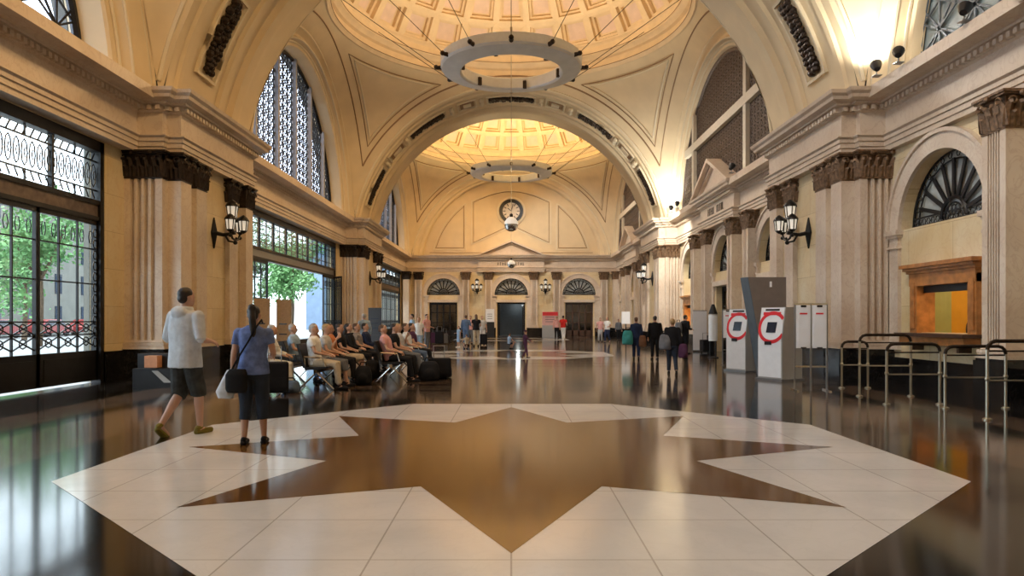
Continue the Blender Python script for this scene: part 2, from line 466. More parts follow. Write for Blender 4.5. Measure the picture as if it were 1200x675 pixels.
        w.build('arch_moulding',['vault_rib'],root)
for c,a in BAYS: bay_vault(c,a)

GARL=[(17,31,0),(37,43.5,1),(48,63,0),(70,75.5,1),(81.5,98.5,0),(104.5,110,1),(117,132,0),(136.5,143,1),(149,163,0)]
def garland(m, y, a0, a1, small):
    n=max(3,int((a1-a0)/ .9)); rr=RT+.01
    random.seed(int(a0*10))
    for i in range(n):
        an=R(a0+(a1-a0)*(i+.5)/n)
        for k in range(3):
            yy=y+(k-1)*.17+random.uniform(-.04,.04); w=random.uniform(.085,.135)
            r2=rr-random.uniform(0,.05)
            m.ball((r2*math.cos(an)+random.uniform(-.02,.02),yy,Z0+r2*math.sin(an)),w*.9,w,w*.9,7,5)
def barrel(y0,y1,gy):
    m=MB(); L=y1-y0
    rev_y(m,[(y0,RT,Z0),(y0+.35,RT,Z0),(y0+.42,RT-.07,Z0),(y0+.6,RT-.07,Z0),(y0+.7,RT+.06,Z0),(y0+1.0,RT+.06,Z0),
             (y0+2.75,RT+.06,Z0),(y0+2.8,RT-.04,Z0),(y0+2.95,RT-.04,Z0),(y0+3.0,RT+.1,Z0),(y0+3.6,RT+.1,Z0),(y0+3.68,RT-.06,Z0),(y0+3.95,RT-.10,Z0),(y0+4.2,RT-.06,Z0),(y0+4.3,RT,Z0),(y1,RT,Z0)],n=90)
    o=m.build('ceiling',['vault_paint']); struct(o)
    # garland panels and coffers
    for a0,a1,small in GARL:
        f=MB()
        rr=RT+.03
        def strip(aa,ab,ya,yb,r1,th):
            n=max(2,int((ab-aa)/2)); 
            for i in range(n):
                u=R(aa+(ab-aa)*i/n); v=R(aa+(ab-aa)*(i+1)/n)
                q=[(r1*math.cos(u),Z0+r1*math.sin(u)),(r1*math.cos(v),Z0+r1*math.sin(v)),((r1+th)*math.cos(v),Z0+(r1+th)*math.sin(v)),((r1+th)*math.cos(u),Z0+(r1+th)*math.sin(u))]
                f.prism([(x,ya,z) for x,z in q],(0,yb-ya,0))
        f.mi=0
        hw=.48 if not small else .6
        strip(a0-1.1,a1+1.1,gy-hw-.07,gy-hw,rr-.06,.1); strip(a0-1.1,a1+1.1,gy+hw,gy+hw+.07,rr-.06,.1)
        strip(a0-1.1,a0-.6,gy-hw,gy+hw,rr-.06,.1); strip(a1+.6,a1+1.1,gy-hw,gy+hw,rr-.06,.1)
        if small:
            f.mi=1; strip(a0,a1,gy-.42,gy+.42,rr-.03,.06)
            f.mi=0; strip(a0+1.2,a1-1.2,gy-.25,gy+.25,rr-.07,.08)
        f.build('panel_frame',['vault_rib','vault_line'],o)
        if not small:
            g=MB(); garland(g,gy,a0,a1,0)
            t=g.build('bronze_garland',['bronze'],o)
    # small blocks between panels
    b=MB()
    for an in (34,45.7,66.5,78.5,101.5,113.5,134.3,146):
        for k,(yy,w) in enumerate(((gy-.3,.28),(gy+.3,.28))):
            u=R(an); r1=RT-.03
            b.ball((r1*math.cos(u),yy,Z0+r1*math.sin(u)),.14,.2,.14,8,6)
    b.build('rosette_block',['vault_rib'],o)
barrel(YR,.9,-2.0); barrel(16.7,21.9,18.5); barrel(37.7,43.4,39.5)

# far lunette
def far_wall():
    m=MB()
    rev_y(m,[(59.2,RT,Z0),(59.3,8.12,5.45),(59.3,7.95,5.5),(59.45,7.85,5.52),(59.5,7.65,5.6),(59.6,7.58,5.63),(60.0,7.5,5.7)],n=72)
    m.build('arch_reveal',['vault_paint'],None)
    o=bpy.data.objects['arch_reveal']; o.name=trim_name(); struct(o)
    w=MB(); pts=arc(0,5.7,7.52,R(8),R(172),48)
    w.plate([pts],lambda u,v:(u,59.95,v),(0,.3,0))
    lun=w.build('wall_far_lunette',['vault_paint']); lun.name='wall_far'; struct(lun)
    p=MB(); yy=59.93
    def line(pl,closed=False,r=.035,mi=0):
        p.mi=mi
        q=pl+([pl[0]] if closed else [])
        for a,b in zip(q[:-1],q[1:]): p.bar((a[0],yy,a[1]),(b[0],yy,b[1]),.09 if mi==0 else .035,.06,(0,1,0))
    for d,mi in ((0,0),(.16,1)):
        # centre panel with gabled bottom
        x0=3.35-d; 
        line([(-x0,11.4-d*.5),(-x0,7.75+d),(-.4,9.05+d),(.4,9.05+d),(x0,7.75+d),(x0,11.4-d*.5)],mi=mi)
        line([(-x0,11.4-d*.5)]+[( -x0+2*x0*k/10, 11.4+.9*math.sin(math.pi*k/10)-d*.5) for k in range(1,10)]+[(x0,11.4-d*.5)],mi=mi)
        for s in (-1,1):
            # side panels following the arch
            q=[]
            for k in range(13):
                an=R(14)+(R(52)-R(14))*k/12; rr=6.75-d; q.append((s*rr*math.cos(an),5.7+rr*math.sin(an)))
            q=[(s*x,z) for x,z in [(abs(u),v) for u,v in q]]
            q=[(s*(3.85+d),7.3+d)]+[(s*(6.55-d),7.3+d)]+[w_ for w_ in q if w_[1]>7.4+d]+[(s*(3.85+d),11.2-d)]
            line(q,True,mi=mi)
    line([(-6.9,7.05),(6.9,7.05)],mi=1)
    p.build('panel_moulding',['vault_rib','vault_line'],lun)
    # clock: a thing on the wall
    ck=MB(); C=(0,59.8,10.55)
    e=empty('wall_clock',(0,59.85,10.55)); tag(e,'round black and cream clock high on the yellow far lunette wall','clock')
    ck.lathe([(1.22,.08),(1.22,-.08),(1.05,-.12),(1.0,-.02)],(0,0,0),40,'y'); ck.build('surround',['vault_rib'],e)
    ck=MB(); ck.lathe([(1.0,.0),(1.0,-.10),(.73,-.10),(.73,.02)],(0,0,0),40,'y'); ck.build('black_ring',['iron'],e)
    ck=MB(); ck.lathe([(.0001,-.04),(.80,-.04),(.80,.04)],(0,0,0),40,'y'); ck.build('dial',['clock_face'],e)
    for k in range(12):
        ck=MB(); an=k*math.pi/6; ck.bar((.48*math.cos(an),-.07,.48*math.sin(an)),(.70*math.cos(an),-.07,.70*math.sin(an)),.06,.02,(0,1,0)); ck.build('hour_mark',['iron'],e)
    for an,l,nm in ((R(140),.38,'hour_hand'),(R(75),.6,'minute_hand')):
        ck=MB(); ck.bar((0,-.09,0),(l*math.cos(an),-.09,l*math.sin(an)),.06,.02,(0,1,0)); ck.build(nm,['iron'],e)
far_wall()

# ------------------------------------------------------------------ entablature
PROF=[(-.6,5.36),(.02,5.37),(.02,5.48),(.05,5.49),(.05,5.60),(.08,5.61),(.08,5.69),(.13,5.73),(.13,5.76),(0,5.78),(0,6.30),(.06,6.33),(.06,6.45),(.20,6.47),(.20,6.52),(.34,6.57),(.36,6.64),(.42,6.70),(.44,6.78),(-.6,6.82)]
def side_path(s):
    P=[(PX,YR),(PX,.7),(8.25,.7),(8.25,.9),(WX,.9)]
    if s>0: P+=[(WX,6.4),(8.6,6.4),(8.6,11.2),(WX,11.2)]
    P+=[(WX,16.75),(8.25,16.75),(8.25,16.95),(PX,16.95),(PX,21.7),(8.25,21.7),(8.25,21.9),(WX,21.9)]
    if s>0: P+=[(WX,27.4),(8.6,27.4),(8.6,32.2),(WX,32.2)]
    P+=[(WX,37.75),(8.25,37.75),(8.25,37.95),(PX,37.95),(PX,43.2),(8.25,43.2),(8.25,43.4),(WX,43.4)]
    if s>0: P+=[(WX,48.9),(8.6,48.9),(8.6,53.7),(WX,53.7)]
    P+=[(WX,YF)]
    return [(s*x,y) for x,y in P]
FULL=side_path(-1)+[(-2.75,YF),(-2.75,59.15),(2.75,59.15),(2.75,YF)]+side_path(1)[::-1]
NL=len(side_path(-1)); NF=NL+4
def offs(path,o):
    out=[]; n=len(path)
    for i in range(n):
        p=Vector(path[i]); ns=[]
        if i>0: d=(p-Vector(path[i-1])).normalized(); ns.append(Vector((d.y,-d.x)))
        if i<n-1: d=(Vector(path[i+1])-p).normalized(); ns.append(Vector((d.y,-d.x)))
        if len(ns)==2 and abs(ns[0].dot(ns[1]))<.5: q=ns[0]+ns[1]
        else: q=ns[0]
        out.append(p+q*o)
    return out
OF=[offs(FULL,o) for o,z in PROF]
def sweep(i0,i1,name):
    m=MB()
    for i in range(i0,i1):
        for k in range(len(PROF)-1):
            a,b=OF[k],OF[k+1]
            m.quad((*a[i],PROF[k][1]),(*a[i+1],PROF[k][1]),(*b[i+1],PROF[k+1][1]),(*b[i],PROF[k+1][1]))
    o=m.build(trim_name(),['entablature_stone'],ang=25); struct(o)
    d=MB(); A=offs(FULL,.06); B=offs(FULL,.16)
    for i in range(i0,i1):
        p,q=A[i],A[i+1]; L=(q-p).length
        if L<.1: continue
        t=(q-p)/L; nn=Vector((t.y,-t.x)); n=max(1,int(L/.17))
        for k in range(n):
            c=p+t*((k+.5)*L/n); a=c-t*.05; b=c+t*.05; e=b+nn*.10; f=a+nn*.10
            d.prism([(*a,6.345),(*b,6.345),(*e,6.345),(*f,6.345)],(0,0,.105))
    d.build('dentil_course',['entablature_stone'],o,smooth=False)
    return o
ENT_L=sweep(0,NL-1,'l'); ENT_F=sweep(NL-1,NF,'f'); ENT_R=sweep(NF,len(FULL)-1,'r')
# ledge behind the cornice
m=MB()
for s in (-1,1): m.box(*sorted((s*8.3,s*9.7)),YR,YF+.2,6.55,6.80)
m.box(-8.9,8.9,59.2,60.0,6.55,6.80)
struct(m.build(trim_name(),['entablature_stone']))

# ------------------------------------------------------------------ capitals, pilasters
def leaf(m,B,nrm,tan,w,h,out,lift=0):
    B=Vector(B); nrm=Vector(nrm); tan=Vector(tan); up=Vector((0,0,1))
    prof=[(0,0.0,1.0),(.35,.25,1.05),(.65,.45,.95),(.85,.8,.75),(.95,1.15,.5),(.82,1.3,.3)]
    vs=[]
    for t,o,ww in prof:
        c=B+up*(h*t)+nrm*(out*o+.015)
        vs += [c-tan*(w*ww/2)-nrm*.02, c+nrm*.025, c+tan*(w*ww/2)-nrm*.02]
    fs=[]
    for i in range(len(prof)-1):
        for k in range(2): fs.append((i*3+k,i*3+k+1,i*3+k+4,i*3+k+3))
    m.add(vs,fs)
def capital(m,x0,x1,y0,y1,z0,z1,faces,s):
    """faces among 'in','near','far'; s: +1 right wall, -1 left wall, 0 end wall (in = toward -y)"""
    H=z1-z0; g=.0
    m.box(x0+.01,x1-.01,y0+.01,y1-.01,z0,z1-.08)
    m.box(x0-.015,x1+.015,y0-.015,y1+.015,z0,z0+.035)
    m.box(x0-.09,x1+.09,y0-.09,y1+.09,z1-.085,z1-.04); m.box(x0-.12,x1+.12,y0-.12,y1+.12,z1-.045,z1)
    F=[]
    if s==0: F=[((x0,y0),(x1,y0),(0,-1,0))]+([((x0,y1),(x0,y0),(-1,0,0)),((x1,y0),(x1,y1),(1,0,0))] if 'sides' in faces else [])
    else:
        xi=x0 if s>0 else x1; xo=x1 if s>0 else x0
        if 'in' in faces: F.append(((xi,y0),(xi,y1),(-s,0,0)))
        if 'near' in faces: F.append(((xi,y0),(xo,y0),(0,-1,0)))
        if 'far' in faces: F.append(((xi,y1),(xo,y1),(0,1,0)))
    for a,b,nr in F:
        a=Vector((*a,0)); b=Vector((*b,0)); L=(b-a).length; t=(b-a)/L
        n=max(2,round(L/.2)); 
        for k in range(n): leaf(m,a+t*((k+.5)*L/n)+Vector((0,0,z0+.03)),nr,t,L/n*.95,H*.42,.075)
        for k in range(n+1): leaf(m,a+t*min(L-.03,max(.03,k*L/n))+Vector((0,0,z0+.05)),nr,t,L/n*.8,H*.68,.085)
        nv=max(1,round(L/.6))
        for k in range(nv):      # volute pairs
            c0=a+t*(k*L/nv); c1=a+t*((k+1)*L/nv); lw=L/nv
            for e,sg in ((c0,1),(c1,-1)):
                pts=[]
                for q in range(15):
                    an=q/14*2.2*math.pi; r=.085*(1-q/17)
                    pts.append(e+t*sg*(.06)+t*sg*(-r*math.cos(an)+.02)+Vector((0,0,z1-.19+r*math.sin(an)))+Vector(nr)*.085)
                m.tube(pts,.02,5)
            m.ball(c0+t*lw/2+Vector((0,0,z1-.07))+Vector(nr)*.12,.055,.055,.055,6,5)
def flute_edge(a,b,nr,n,depth=.10,margin=.14):
    a=Vector(a); b=Vector(b); nr=Vector(nr); L=(b-a).length; t=(b-a)/L; out=[a.copy()]
    if n<=0: return out
    w=(L-2*margin)/n
    for k in range(n):
        c=margin+w*k; f=w*.6
        out.append(a+t*(c+w*.2)); 
        for q in (.04,.5,.96): out.append(a+t*(c+w*.2+f*q)-nr*depth*(1 if q==.5 else .85))
        out.append(a+t*(c+w*.2+f))
    return out
def shaft(m,x0,x1,y0,y1,z0,z1,fl):
    """fl: dict edge-> flute count; edges: 'x0','x1','y0','y1' by which face"""
    P=[]
    P+=flute_edge((x0,y0),(x1,y0),(0,-1),fl.get('y0',0))
    P+=flute_edge((x1,y0),(x1,y1),(1,0),fl.get('x1',0))
    P+=flute_edge((x1,y1),(x0,y1),(0,1),fl.get('y1',0))
    P+=flute_edge((x0,y1),(x0,y0),(-1,0),fl.get('x0',0))
    n=len(P); vs=[(p.x,p.y,z0) for p in P]+[(p.x,p.y,z1) for p in P]
    m.add(vs,[(i,(i+1)%n,(i+1)%n+n,i+n) for i in range(n)])
CAPZ=4.72
def pilaster(x0,x1,y0,y1,s,faces,fl={},mat='bronze',cap=True):
    r=empty(trim_name(),((x0+x1)/2,(y0+y1)/2,0)); struct(r)
    ox,oy=(x0+x1)/2,(y0+y1)/2
    X0,X1,Y0,Y1=x0-ox,x1-ox,y0-oy,y1-oy
    m=MB(); m.box(X0-.10,X1+.10,Y0-.10,Y1+.10,0,.66); m.box(X0-.07,X1+.07,Y0-.07,Y1+.07,.66,.70); m.build('plinth',['black_marble'],r)
    m=MB()
    for dz,o_ in ((.70,.085),(.76,.05),(.80,.065),(.86,.02)): m.box(X0-o_,X1+o_,Y0-o_,Y1+o_,dz,dz+.055)
    m.build('base_moulding',['pilaster_stone'],r)
    m=MB(); shaft(m,X0,X1,Y0,Y1,.9,CAPZ,fl); m.build('shaft',['pilaster_stone'],r,ang=50)
    m=MB(); capital(m,X0,X1,Y0,Y1,CAPZ,5.38,faces,s); m.build('capital',[mat],r)
    return r
def sx(s,a,b): return (s*a,s*b) if s>0 else (s*b,s*a)
inn=lambda s:'x0' if s>0 else 'x1'
for s in (-1,1):
    mat='bronze' if s<0 else 'lit_bronze'
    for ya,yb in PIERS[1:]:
        # big fluted corner pilaster facing the camera, and its twin on the far corner
        a,b=sx(s,8.22,9.15); pilaster(a,b,ya-.02,ya+.55,s,('in','near'),{'y0':4},mat)
        pilaster(a,b,yb-.55,yb+.02,s,('in','far'),{'y1':4},mat)
        a,b=sx(s,7.9,8.6); pilaster(a,b,ya+.25,ya+.80,s,('in','near'),{},mat)
        pilaster(a,b,yb-.80,yb-.25,s,('in','far'),{},mat)
        a,b=sx(s,7.97,8.6); pilaster(a,b,ya+1.25,ya+1.85,s,('in','near','far'),{},mat)
        pilaster(a,b,yb-1.85,yb-1.25,s,('in','near','far'),{},mat)
        # pier body
        m=MB(); x0,x1=sx(s,8.1,9.2); m.box(x0,x1,ya+.4,yb-.4,.0,5.4); o=m.build('wall_pier',['wall_marble_side']); o.name=trim_name(); struct(o)
        m=MB(); x0,x1=sx(s,8.04,8.12); m.box(x0,x1,ya+.5,yb-.5,.0,.68); m.build('black_dado',['black_marble'],o)
    ya,yb=PIERS[0]; m=MB(); x0,x1=sx(s,8.0,9.2); m.box(x0,x1,ya,yb,0,5.4); o=m.build(trim_name(),['wall_marble_side']); struct(o)
# pilaster pairs of the arcades
for c,_ in BAYS:
    for d in (-3.8,-1.9,1.9,3.8):
        if c+d<6: continue
        xi=8.58 if abs(d)<2 or True else 8.6
        pilaster(xi,9.0,c+d-.31,c+d+.31,1,('in','near','far'),{'x0':5},'lit_bronze')
for d in (-3.8,-1.9,1.9,3.8): pilaster(d-.31,d+.31,59.13,59.5,0,('in','sides'),{'y0':5},'lit_bronze')
for s in (-1,1):
    a,b=sx(s,7.45,8.05); pilaster(a,b,59.1,59.5,0,('in','sides'),{'y0':4},'bronze' if s<0 else 'lit_bronze')
    a,b=sx(s,8.45,8.95); pilaster(a,b,58.5,59.2,s,('in','near'),{inn(s):4},'bronze' if s<0 else 'lit_bronze')

# ------------------------------------------------------------------ walls with openings
def archloop(c,r,zs,z0=None):
    L=[(c+r,zs)]+arc(c,zs,r,0,math.pi,22)[1:-1]+[(c-r,zs)]
    return L
ARC_R=1.5; ZS=3.45
def openings(c,kind):
    ho=[archloop(c,ARC_R,ZS)]
    if kind=='ticket': c=14.65 if c<20 else c; ho.append([(c-.95,1.12),(c-.95,2.2),(c+.95,2.2),(c+.95,1.12)])
    return ho
RIGHT=[(8.8,'door'),(14.8,'ticket'),(24.2,'door'),(29.8,'door'),(35.4,'ticket'),(45.7,'door'),(51.3,'door'),(56.9,'door')]
def outline(y0,y1,ztop,doors,w=1.2,h=2.83):
    P=[(y0,0)]
    for c in doors: P+=[(c-w,0),(c-w,h),(c+w,h),(c+w,0)]
    P+=[(y1,0),(y1,ztop),(y0,ztop)]
    return P
def right_wall():
    first=None
    for i,(y0,y1) in enumerate(((.9,16.75),(21.8,37.8),(43.3,59.6))):
        cs=[(c,k) for c,k in RIGHT if y0<c<y1]
        m=MB(); holes=[]
        for c,k in cs: holes+=openings(c,k)
        m.plate([outline(y0,y1,5.45,[c for c,k in cs if k=='door'])]+holes,lambda u,v:(WR_,u,v),(.35,0,0))
        o=m.build('wall_right',['wall_marble_side'],first,smooth=False); struct(o)
        if first is None: first=o
    return first
WR=right_wall()
def left_wall():
    first=None
    for i,(y0,y1,c) in enumerate(((.9,16.75,8.8),(21.8,37.8,29.8),(43.3,59.6,51.3))):
        m=MB()
        m.plate([[(y0,0),(c-HW,0),(c-HW,5.35),(c+HW,5.35),(c+HW,0),(y1,0),(y1,5.45),(y0,5.45)]],lambda u,v:(-WL_,u,v),(-.35,0,0))
        o=m.build('wall_left',['wall_marble_side'],first,smooth=False); struct(o)
        if first is None: first=o
left_wall()
m=MB()
m.plate([outline(-9.3,9.3,5.45,[-5.7,0,5.7],1.17,2.83)]+[archloop(c,1.4,ZS) for c in (-5.7,0,5.7)],lambda u,v:(u,YF,v),(0,.45,0))
o=m.build('wall_far',['wall_marble_end'],smooth=False); struct(o)
m=MB(); m.box(-9.3,9.3,YR-.3,YR,0,15); struct(m.build('wall_back',['vault_paint']))
# upper closing walls behind the side arches are the lunettes; blind jambs keep the daylight out
for s in (-1,1):
    for c,a in BAYS:
        m=MB(); x=s*9.22
        P=[(c-8.2,6.7),(c-6.45,6.7)]+[(y,z) for y,z in arc(c,5.9,6.5,math.pi-math.asin(.8/6.5),math.asin(.8/6.5),40)]+[(c+6.45,6.7),(c+8.2,6.7),(c+8.2,15),(c-8.2,15)]
        m.plate([P],lambda u,v:(x,u,v),(s*.2,0,0)); o=m.build('wall_left' if s<0 else 'wall_right',['vault_paint'],smooth=False); struct(o)
# baseboards: black dado
m=MB()
for y0,y1 in ((.9,1.7),(15.9,16.7),(21.9,22.7),(36.9,37.7),(43.4,44.2),(58.4,59.4)): m.box(-WL_-.02,-WL_+.05,y0,y1,0,.68)
struct(m.build('baseboard_left',['black_marble']))
m=MB()
def seg_right(y0,y1,cs):
    y=y0
    for c in cs: m.box(8.92,8.99,y,c-1.38,0,.50); m.box(8.90,9.0,y,c-1.38,.46,.53); y=c+1.38
    m.box(8.92,8.99,y,y1,0,.50); m.box(8.90,9.0,y,y1,.46,.53)
seg_right(.9,16.7,[8.8]); seg_right(21.9,37.7,[24.2,29.8]); seg_right(43.4,59.4,[45.7,51.3,56.9])
struct(m.build('baseboard_right',['black_marble']))
m=MB(); x=-8.8
for c in (-5.7,0,5.7): m.box(x,c-1.3,59.33,59.41,0,.7); x=c+1.3
m.box(x,8.8,59.33,59.41,0,.7); struct(m.build('baseboard_far',['black_marble']))

# archivolt, impost piers, fanlight, door below
def fan(mapf, nrm, c, r, zs, pane, name=None):
    """mapf(u,v,d)->3-D with d metres into the wall"""
    w=empty(win_name(),mapf(c,zs,0)); struct(w); base=Vector(mapf(c,zs,0))
    f=lambda u,v,d: tuple(Vector(mapf(u,v,d))-base)
    m=MB(); m.plate([archloop(c,r+.02,zs-.0)],lambda u,v:f(u,v,.34)); m.build('pane',[pane],w)
    m=MB(); K=24
    for q in range(2):
        ra=r-.02-.2*q; pts=[f(c+ra*math.cos(math.pi*k/K),zs+.03+ra*math.sin(math.pi*k/K),.28) for k in range(K+1)]
        m.tube(pts,.035 if q==0 else .02,5)
    m.bar(f(c-r,zs+.04,.28),f(c+r,zs+.04,.28),.08,.06,nrm); m.bar(f(c-r,zs+.24,.28),f(c+r,zs+.24,.28),.03,.04,nrm)
    n=int(r*2/.16)
    for k in range(n):
        u=c-r+(k+.5)*2*r/n; m.tube([f(u+.07*math.cos(t*math.pi/3),zs+.14+.07*math.sin(t*math.pi/3),.28) for t in range(6)],.012,4,closed=True)
    K=16
    for k in range(K):
        an=math.pi*(k+.5)/K; ra=r-.12; m.tube([f(c+ra*math.cos(an)+.06*math.cos(t*math.pi/3),zs+.03+ra*math.sin(an)+.06*math.sin(t*math.pi/3),.28) for t in range(6)],.012,4,closed=True)
    m.build('frame',['iron'],w)
    m=MB()
    for k in range(1,10):
        an=math.pi*k/10; ca,sa=math.cos(an),math.sin(an)
        m.bar(f(c+.42*ca,zs+.1+.42*sa,.27),f(c+(r-.22)*ca,zs+.05+(r-.22)*sa,.27),.085,.04,nrm)
        m.tube([f(c+(r-.3)*ca+.05*math.cos(t*math.pi/3),zs+.05+(r-.3)*sa+.05*math.sin(t*math.pi/3),.27) for t in range(6)],.02,4,closed=True)
    pts=[f(c+.42*math.cos(math.pi*k/12),zs+.1+.42*math.sin(math.pi*k/12),.27) for k in range(13)]; m.tube(pts,.045,5)
    pts=[f(c+.3*math.cos(math.pi*k/12),zs+.1+.3*math.sin(math.pi*k/12),.27) for k in range(13)]; m.tube(pts,.02,5)
    for dx in (-.12,0,.12): m.tube([f(c+dx+.08*math.cos(t*math.pi/4),zs+.25+.11*math.sin(t*math.pi/4),.27) for t in range(8)],.018,4,closed=True)
    m.build('spokes',['iron'],w)
    return w
def surround(mapf,nin,c,r,zs,wood=False,door=True):
    """stone archivolt and impost piers"""
    m=MB(); t=Vector(nin)*.09; t2=Vector(nin)*.14
    outer=arc(c,zs,r+.36,0,math.pi,30); inner=arc(c,zs,r,math.pi,0,30)
    m.plate([outer+inner],lambda u,v:mapf(u,v,0),t)
    o2=arc(c,zs,r+.42,0,math.pi,30)+arc(c,zs,r+.34,math.pi,0,30); m.plate([o2],lambda u,v:mapf(u,v,0),t2)
    for sg in (-1,1):
        a=c+sg*(r-.0); b=c+sg*(r+.36); u0,u1=min(a,b),max(a,b)
        if door: u0,u1=(u0-.13,u1) if sg>0 else (u0,u1+.13)
        m.plate([rect(u0,u1,.7,zs-.17)],lambda u,v:mapf(u,v,0),t)
        m.plate([rect(u0-.05,u1+.05,zs-.17,zs-.11)],lambda u,v:mapf(u,v,0),t2); m.plate([rect(u0-.09,u1+.09,zs-.11,zs)],lambda u,v:mapf(u,v,0),Vector(nin)*.18)
        m.plate([rect(u0-.03,u1+.03,zs-.42,zs-.36)],lambda u,v:mapf(u,v,0),t2)
    if door: m.plate([rect(c-r+.1,c+r-.1,2.84,3.05)],lambda u,v:mapf(u,v,0),t2)
    o=m.build(trim_name(),['pilaster_stone'],smooth=False); struct(o)
def doorset(mapf,c,w,h,mat,glassm='tinted_glass',depth=.3,closed=True,nrm=(1,0,0)):
    d=empty(door_name(),mapf(c,0,depth)); struct(d); base=Vector(mapf(c,0,depth)); f=lambda u,v,e: tuple(Vector(mapf(u,v,depth+e))-base)
    def bx(m,u0,u1,v0,v1,e0,e1):
        m.plate([rect(u0,u1,v0,v1)],lambda u,v:f(u,v,e0),Vector(f(u0,v0,e1))-Vector(f(u0,v0,e0)))
    m=MB(); bx(m,c-w,c-w+.09,0,h,-.05,.05); bx(m,c+w-.09,c+w,0,h,-.05,.05); bx(m,c-w,c+w,h-.1,h,-.05,.05); m.build('frame',[mat],d)
    n=4; lw=(2*w-.18)/n
    for k in range(n):
        u0=c-w+.09+k*lw; u1=u0+lw
        m=MB()
        bx(m,u0,u0+.06,.02,h-.1,-.03,.03); bx(m,u1-.06,u1,.02,h-.1,-.03,.03); bx(m,u0,u1,.02,.5,-.03,.03); bx(m,u0,u1,h-.2,h-.1,-.03,.03); bx(m,u0,u1,1.1,1.17,-.03,.03); bx(m,u0,u1,1.95,2.01,-.03,.03)
        l=m.build('leaf',[mat],d,smooth=False)
        m=MB(); m.plate([rect(u0+.05,u1-.05,.5,h-.2)],lambda u,v:f(u,v,0)); m.build('pane',[glassm],l)
    return d
def ticket(c,mapf,nin,full=True):
    e=empty('ticket_window',mapf(c,1.0,0)); base=Vector(mapf(c,1.0,0)); f=lambda u,v,d: tuple(Vector(mapf(u,v,d))-base)
    def bx(m,u0,u1,v0,v1,d0,d1): m.plate([rect(u0,u1,v0,v1)],lambda u,v:f(u,v,d0),Vector(f(0,0,d1))-Vector(f(0,0,d0)))
    m=MB()
    for sg in (-1,1):
        a,b=sorted((c+sg*.86,c+sg*1.13)); bx(m,a,b,1.1,2.3,-.10,.3); a,b=sorted((c+sg*.92,c+sg*1.08)); bx(m,a,b,1.2,2.2,-.13,-.1)
    bx(m,c-1.13,c+1.13,2.13,2.4,-.12,.3)
    m.build('frame',['wood'],e)
    m=MB(); 
    for q,(v0,v1,d) in enumerate(((2.4,2.46,-.16),(2.46,2.52,-.22),(2.52,2.60,-.28))): bx(m,c-1.18-.04*q,c+1.18+.04*q,v0,v1,d,0)
    m.build('cornice',['wood'],e)
    m=MB(); bx(m,c-1.2,c+1.2,1.04,1.11,-.42,.3); m.build('counter_top',['wood_dark'],e)
    m=MB(); bx(m,c-1.12,c+1.12,.88,1.04,-.34,0); m.build('apron',['wood'],e)
    m=MB()
    for sg in (-1,1): bx(m,c+sg*.8-.04,c+sg*.8+.04,.74,.88,-.25,0)
    m.build('bracket',['wood_dark'],e)
    m=MB(); bx(m,c-.86,c+.86,1.98,2.13,.05,.12); m.build('blind_box',['black_plastic'],e)
    m=MB(); m.plate([rect(c-.86,c+.86,1.11,2.13)],lambda u,v:f(u,v,.16)); m.build('pane',['clear_glass'],e)
    return e
mr=lambda u,v,d:(WR_+d,u,v)
for c,k in RIGHT:
    if c<7: continue
    fan(mr,(1,0,0),c,ARC_R,ZS,'fan_pane')
    surround(mr,(-1,0,0),c,ARC_R,ZS,door=(k=='door'))
    if k=='door': doorset(mr,c,1.2,2.83,'wood_dark' if c>40 else 'iron')
T1=ticket(14.65,mr,(-1,0,0)); tag(T1,'polished wooden ticket window with dark counter and moulded cornice, under the nearest fanlight','ticket window')
T2=ticket(35.4,mr,(-1,0,0)); tag(T2,'small far wooden ticket window beside the brightly lit right pier','ticket window')
mf=lambda u,v,d:(u,YF+d,v)
for c,mt in ((-5.7,'iron'),(0,'iron'),(5.7,'wood_dark')):
    fan(mf,(0,1,0),c,1.4,ZS,'fan_pane'); surround(mf,(0,-1,0),c,1.4,ZS)
    if c: doorset(mf,c,1.17,2.83,mt)
# open middle doorway: dark vestibule with a white panel for the light at its side
d=empty(door_name(),(0,59.7,0)); struct(d)
m=MB(); m.box(-1.17,-1.05,-.1,.1,0,2.83); m.box(1.05,1.17,-.1,.1,0,2.83); m.box(-1.17,1.17,-.1,.1,2.7,2.83); m.build('frame',['iron'],d)
for sg in (-1,1):
    m=MB(); a,b=sorted((sg*1.03,sg*.95)); m.box(a,b,.0,1.0,.05,2.65); m.build('leaf',['iron'],d)
def office(x0,x1,y0,y1,z0,z1,mat,op,name='trim'):
    """shallow room behind an opening: five inner faces"""
    m=MB(); 
    F={'x0':[(x0,y0,z0),(x0,y1,z0),(x0,y1,z1),(x0,y0,z1)],'x1':[(x1,y0,z0),(x1,y1,z0),(x1,y1,z1),(x1,y0,z1)],'y0':[(x0,y0,z0),(x1,y0,z0),(x1,y0,z1),(x0,y0,z1)],
       'y1':[(x0,y1,z0),(x1,y1,z0),(x1,y1,z1),(x0,y1,z1)],'z0':[(x0,y0,z0),(x1,y0,z0),(x1,y1,z0),(x0,y1,z0)],'z1':[(x0,y0,z1),(x1,y0,z1),(x1,y1,z1),(x0,y1,z1)]}
    for k,q in F.items():
        if k!=op: m.quad(*q)
    o=m.build(trim_name(),[mat],smooth=False); struct(o); return o
office(9.3,12.0,12.4,16.4,0.0,3.0,'office_wall','x0'); light('office_lamp','POINT',(10.4,14.2,2.7),38,(1,.9,.6),.15)
office(9.3,11.0,33.9,37.0,0.0,3.0,'office_wall','x0'); light('office_lamp','POINT',(10.2,35.4,2.7),60,(1,.85,.5),.15)
m=MB(); m.box(9.35,10.12,16.28,16.34,.2,2.9); struct(m.build(trim_name(),['office_green']))
